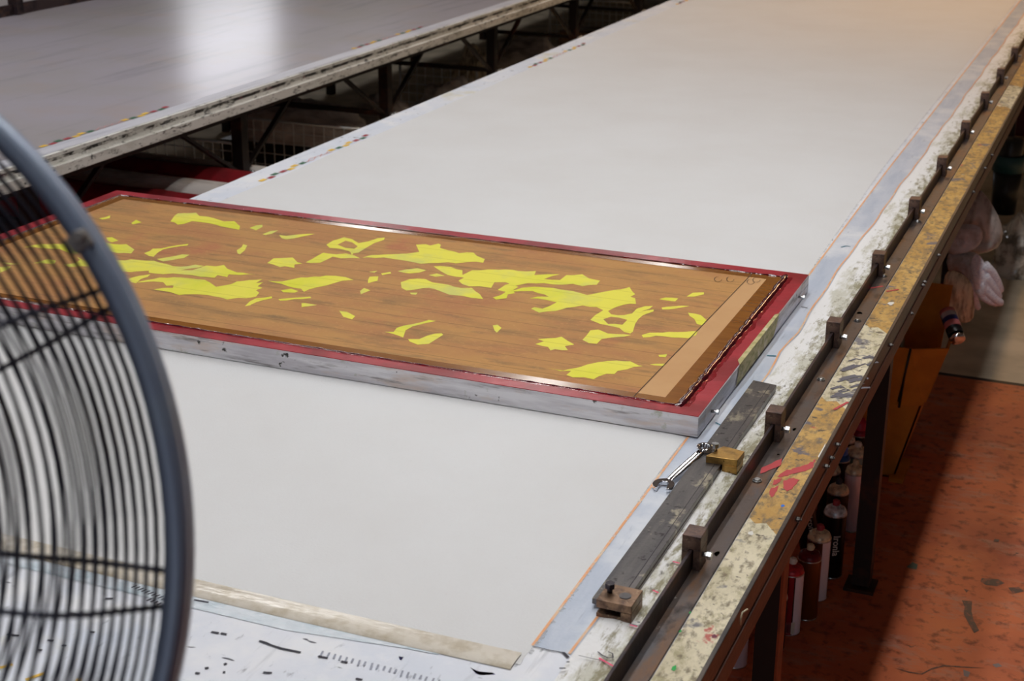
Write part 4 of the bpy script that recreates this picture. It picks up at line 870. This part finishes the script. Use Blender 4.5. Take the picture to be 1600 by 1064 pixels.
# bucket
p = bp(1567, 332, FL); bk = thing('bucket', 'black bucket with a wide teal band, beyond the hanging bags', 'bucket', (p.x, p.y, FL))
MB().lathe([(0, 0), (.052, 0), (.062, .19), (.056, .19), (.05, .01), (0, .01)], (p.x, p.y, FL), 28).build('body', 'blackplastic', bk)
MB().lathe([(.062, .19), (.068, .192), (.070, .262), (.064, .266), (.062, .19)], (p.x, p.y, FL), 28).build('band', 'teal', bk)
MB().lathe([(.054, .262), (.053, .325), (.045, .336), (0, .34)], (p.x, p.y, FL), 28).build('lid', 'blackplastic', bk)
tag(MB().box(-.70, -.30, 7.95, 8.2, FL, onY(1590, 228, 7.95).z).build('lit_floor_box', 'tan', None, org=(-.5, 8.07, FL), bevel=.005), 'tan box added as the lit floor behind the black and teal bucket', 'crate')  # tan block added for the warm lit floor, its light in the colour
z_ = onY(1590, 140, 8.4).z
tc_ = thing('tool_cabinet', 'dark red cabinet behind the tan box, at the right frame edge', 'cabinet', (-.5, 8.5, FL))
MB().box(-.78, -.1, 8.4, 8.66, FL+.03, z_).build('cabinet_body', flat('dark red enamel', (90,14,18), .4), tc_, bevel=.01)
MB().box(-.74, -.14, 8.388, 8.4, FL+.08, z_-.03).build('door', flat('dark red door enamel', (80,10,16), .4), tc_)
# mop-like dark cable stub on the floor by the leg
tag(MB().tube([onY(1340, 903, 3.30)+Vector((0,0,-.0)), bp(1352, 900, FL+.012), bp(1352, 908, FL+.012), bp(1340, 912, FL+.012)], .006, n=8).build('rubber_strip', 'blackplastic', None, org=bp(1345, 905, FL)), 'short dark rubber strip lying on the red floor at the foot of the black leg', 'strip')

# ------------------------------------------------------------------ fan
def fan():
    D = .85
    def P(px, py, dep): return EYE + (rt*(px-800)-up*(py-532)+fw*F)*(dep/F)
    c = P(-622, 862, D); R = 921/F*D; ax = -fw
    r = thing('pedestal_fan', 'large pedestal fan with a round wire guard, cut by the left frame edge', 'fan', (c.x, c.y, FL))
    e1, e2 = rt, -up     # angle measured clockwise in the guard plane
    def pt(rad, a, h): return c+(e1*math.cos(a)+e2*math.sin(a))*rad+ax*h
    # rim: broad rolled band
    prof = [(R-.0125, -.012), (R-.004, -.013), (R, -.010), (R-.0005, -.002), (R-.0025, 0), (R-.0005, .002), (R, .010), (R-.004, .014), (R-.0125, .012), (R-.0105, 0)]
    n = 180; vs = []; m = len(prof)
    for k in range(n):
        for q, h in prof: vs.append(pt(q, 2*PI*k/n, h))
    MB().add(vs, [(k*m+j, k*m+(j+1) % m, ((k+1) % n)*m+(j+1) % m, ((k+1) % n)*m+j) for k in range(n) for j in range(m)], 0, True).build('rim', 'fan', r)
    cl = MB(); a = math.atan2(372-862, 150+622)
    for q0, q1, h0, h1 in ((R-.014, R-.0015, .012, .019), (R-.014, R-.008, -.016, .014)):
        vs = [pt(q, a+da, h) for da in (-.016, .016) for q in (q0, q1) for h in (h0, h1)]
        cl.add(vs, [(0,1,3,2), (4,6,7,5), (0,4,5,1), (2,3,7,6), (0,2,6,4), (1,5,7,3)])
    cl.cone(pt(R-.006, a-.004, .019), pt(R-.006, a-.004, .024), .004, n=10); cl.build('rim_clip', M('grey clip metal', (128,124,122), .45, .5), r, bevel=.0012)
    # guards: profile (radius, height); front bulges to the camera
    def guard(name, prof, nw, nr, a0, rw, sgn, step=.0069):
        L = [0]
        for p_, q_ in zip(prof, prof[1:]): L.append(L[-1]+math.hypot(q_[0]-p_[0], q_[1]-p_[1]))
        def at(s):
            for i in range(len(prof)-1):
                if s <= L[i+1]:
                    t = (s-L[i])/(L[i+1]-L[i]); return (prof[i][0]+(prof[i+1][0]-prof[i][0])*t, prof[i][1]+(prof[i+1][1]-prof[i][1])*t)
            return prof[-1]
        s = L[-1]-.0065; mb = MB(); k = 0
        while s > L[-1]*.16 and k < nw:
            q, h = at(s); mb.tube([pt(q, 2*PI*j/96, sgn*h) for j in range(96)], rw, n=6, closed=True); s -= step; k += 1
        o = mb.build(name, 'fanwire', r)
        for j in range(nr):
            a_ = a0+2*PI*j/nr; MB().tube([pt(q, a_, sgn*(h-.0022)) for q, h in prof], .0018, n=6).build('guard_rib', 'fanwire', o)
        return o
    pf = [(.045, .066), (.16, .066), (.262, .063), (.274, .060), (.286, .051), (R-.008, .004)]
    pr_ = [(.045, .075), (.12, .066), (.20, .048), (.27, .028), (R-.008, .002)]
    guard('front_guard', pf, 60, 11, math.radians(5.3), .00125, 1)
    guard('rear_guard', pr_, 60, 13, math.radians(2.0), .0009, -1, .0074)
    MB().cone(pt(0, 0, .058), pt(0, 0, .066), .05, .045, n=32).build('badge', 'fan', r)
    MB().cone(pt(0, 0, -.03), pt(0, 0, .03), .045, .040, n=32).build('hub', 'blade', r)
    for k in range(3):
        a_ = math.radians(42+120*k); vs = []; fs = []
        m = 10
        for i in range(m+1):
            q = .04+(.28-.04)*i/m; w = math.radians(14+8*math.sin(PI*i/m))
            for j in range(5):
                t = -1+j/2; vs.append(pt(q, a_+w*t, .018*t*(1-.3*i/m)))
        fs = [(i*5+j, i*5+j+1, (i+1)*5+j+1, (i+1)*5+j) for i in range(m) for j in range(4)]
        o = MB().add(vs, fs, 0, True).build('blade', 'blade', r); sm = o.modifiers.new('s', 'SOLIDIFY'); sm.thickness = .002
    mo = MB().lathe([(0, -.17), (.05, -.165), (.065, -.14), (.065, -.085), (.04, -.075), (0, -.075)], c, 28, ax=ax).build('motor', 'fan', r)
    mc = c-ax*.12
    MB().tube([mc-Vector((0,0,.05)), Vector((mc.x, mc.y, mc.z-.12)), Vector((mc.x, mc.y, FL+.03))], .016, n=14).build('pole', 'fan', r)
    MB().lathe([(0, .035), (.03, .035), (.06, .022), (.21, .012), (.22, 0), (0, 0)], (mc.x, mc.y, FL), 36).build('base', 'fan', r)
    return r
fan()

# ------------------------------------------------------------------ lamps
def fixture(label, x, y0, y1, w, power, color=(1, .985, .96), H=2.42, spread=180):
    t = thing('ceiling_light', label, 'ceiling light', (x, (y0+y1)/2, H+.0), 'strip lights on the ceiling')
    MB().box(x-w/2-.02, x+w/2+.02, y0, y1, H+.015, H+.07).build('housing', 'lampshade', t)
    for s_ in (-1, 1): MB().cone((x, (y0+y1)/2+s_*(y1-y0)*.35, H+.07), (x, (y0+y1)/2+s_*(y1-y0)*.35, RH), .006, n=8).build('hanger', 'lampshade', t)
    l = bpy.data.lights.new('tube_light', 'AREA'); l.shape = 'RECTANGLE'; l.size = w; l.size_y = y1-y0; l.energy = power; l.color = color; l.spread = math.radians(spread)
    o = bpy.data.objects.new('tube_light', l); C.objects.link(o); o.parent = t; o.location = (0, 0, .005)
    return t
fixture('strip light over the table rail edge', -.465, .2, 4.3, .10, 80)
fixture('strip light over the middle of the near table', -1.1, .2, 5.4, .16, 72, (.97, .985, 1))
fixture('long strip light over the aisle between the tables', -3.05, 3.4, 10.6, .26, 82)
fixture('short strip light over the far side of the second table', -5.55, 9.7, 11.0, .28, 30)
fixture('strip light over the lilac grey table', -4.6, 1.4, 4.8, .16, 105, (.95, .965, 1))
fixture('bright strip light at the far left of the hall', -11.0, 15.9, 18.0, .3, 195, (.93, .94, 1))
fixture('warm strip light over the far end of the cloth', -.6, 6.4, 10.6, .12, 105, (1, .60, .30))
wx0, wx1, wz0, wz1 = -1.6, 2.2, .15, 1.5
struct(MB().box(wx0-.06, wx1+.06, RY0, RY0+.05, wz0-.06, wz0).box(wx0-.06, wx1+.06, RY0, RY0+.05, wz1, wz1+.06).box(wx0-.06, wx0, RY0, RY0+.05, wz0, wz1).box(wx1, wx1+.06, RY0, RY0+.05, wz0, wz1).box(.27, .33, RY0, RY0+.05, wz0, wz1).build('added_window', 'lampshade'))  # unseen window, made up to go with the fill light below
wl = bpy.data.lights.new('window_fill', 'AREA'); wl.shape = 'RECTANGLE'; wl.size = wx1-wx0; wl.size_y = wz1-wz0; wl.energy = 45; wl.color = (.82, .90, 1)  # low fill light added to brighten the cans and other upright faces
wo = bpy.data.objects.new('window_fill', wl); C.objects.link(wo); wo.location = ((wx0+wx1)/2, RY0+.06, (wz0+wz1)/2); wo.rotation_euler = (PI/2, 0, 0)
W_ = bpy.data.worlds.new('World'); sc.world = W_; W_.use_nodes = True
W_.node_tree.nodes['Background'].inputs[0].default_value = (.8, .85, 1, 1); W_.node_tree.nodes['Background'].inputs[1].default_value = .1

# ------------------------------------------------------------------ camera
cam = bpy.data.cameras.new('camera'); co = bpy.data.objects.new('camera', cam); C.objects.link(co); sc.camera = co
cam.sensor_width = 36; cam.lens = F/1600*36; cam.clip_start = .05; cam.clip_end = 100
co.matrix_world = Matrix(((rt.x, up.x, -fw.x, EYE.x), (rt.y, up.y, -fw.y, EYE.y), (rt.z, up.z, -fw.z, EYE.z), (0,0,0,1)))
cam.dof.use_dof = True; cam.dof.focus_distance = 2.55; cam.dof.aperture_fstop = 9.5

# lift everything so that the floor is at zero
bpy.context.view_layer.update()
for o in list(C.objects):
    if o.parent is None: o.location.z += T
    if '_org' in o: del o['_org']

sc.view_settings.view_transform = 'Standard'; sc.view_settings.look = 'None'; sc.view_settings.gamma = 1; sc.view_settings.exposure = -1.17
sc.view_settings.use_curve_mapping = False
sc.cycles.use_denoising = True
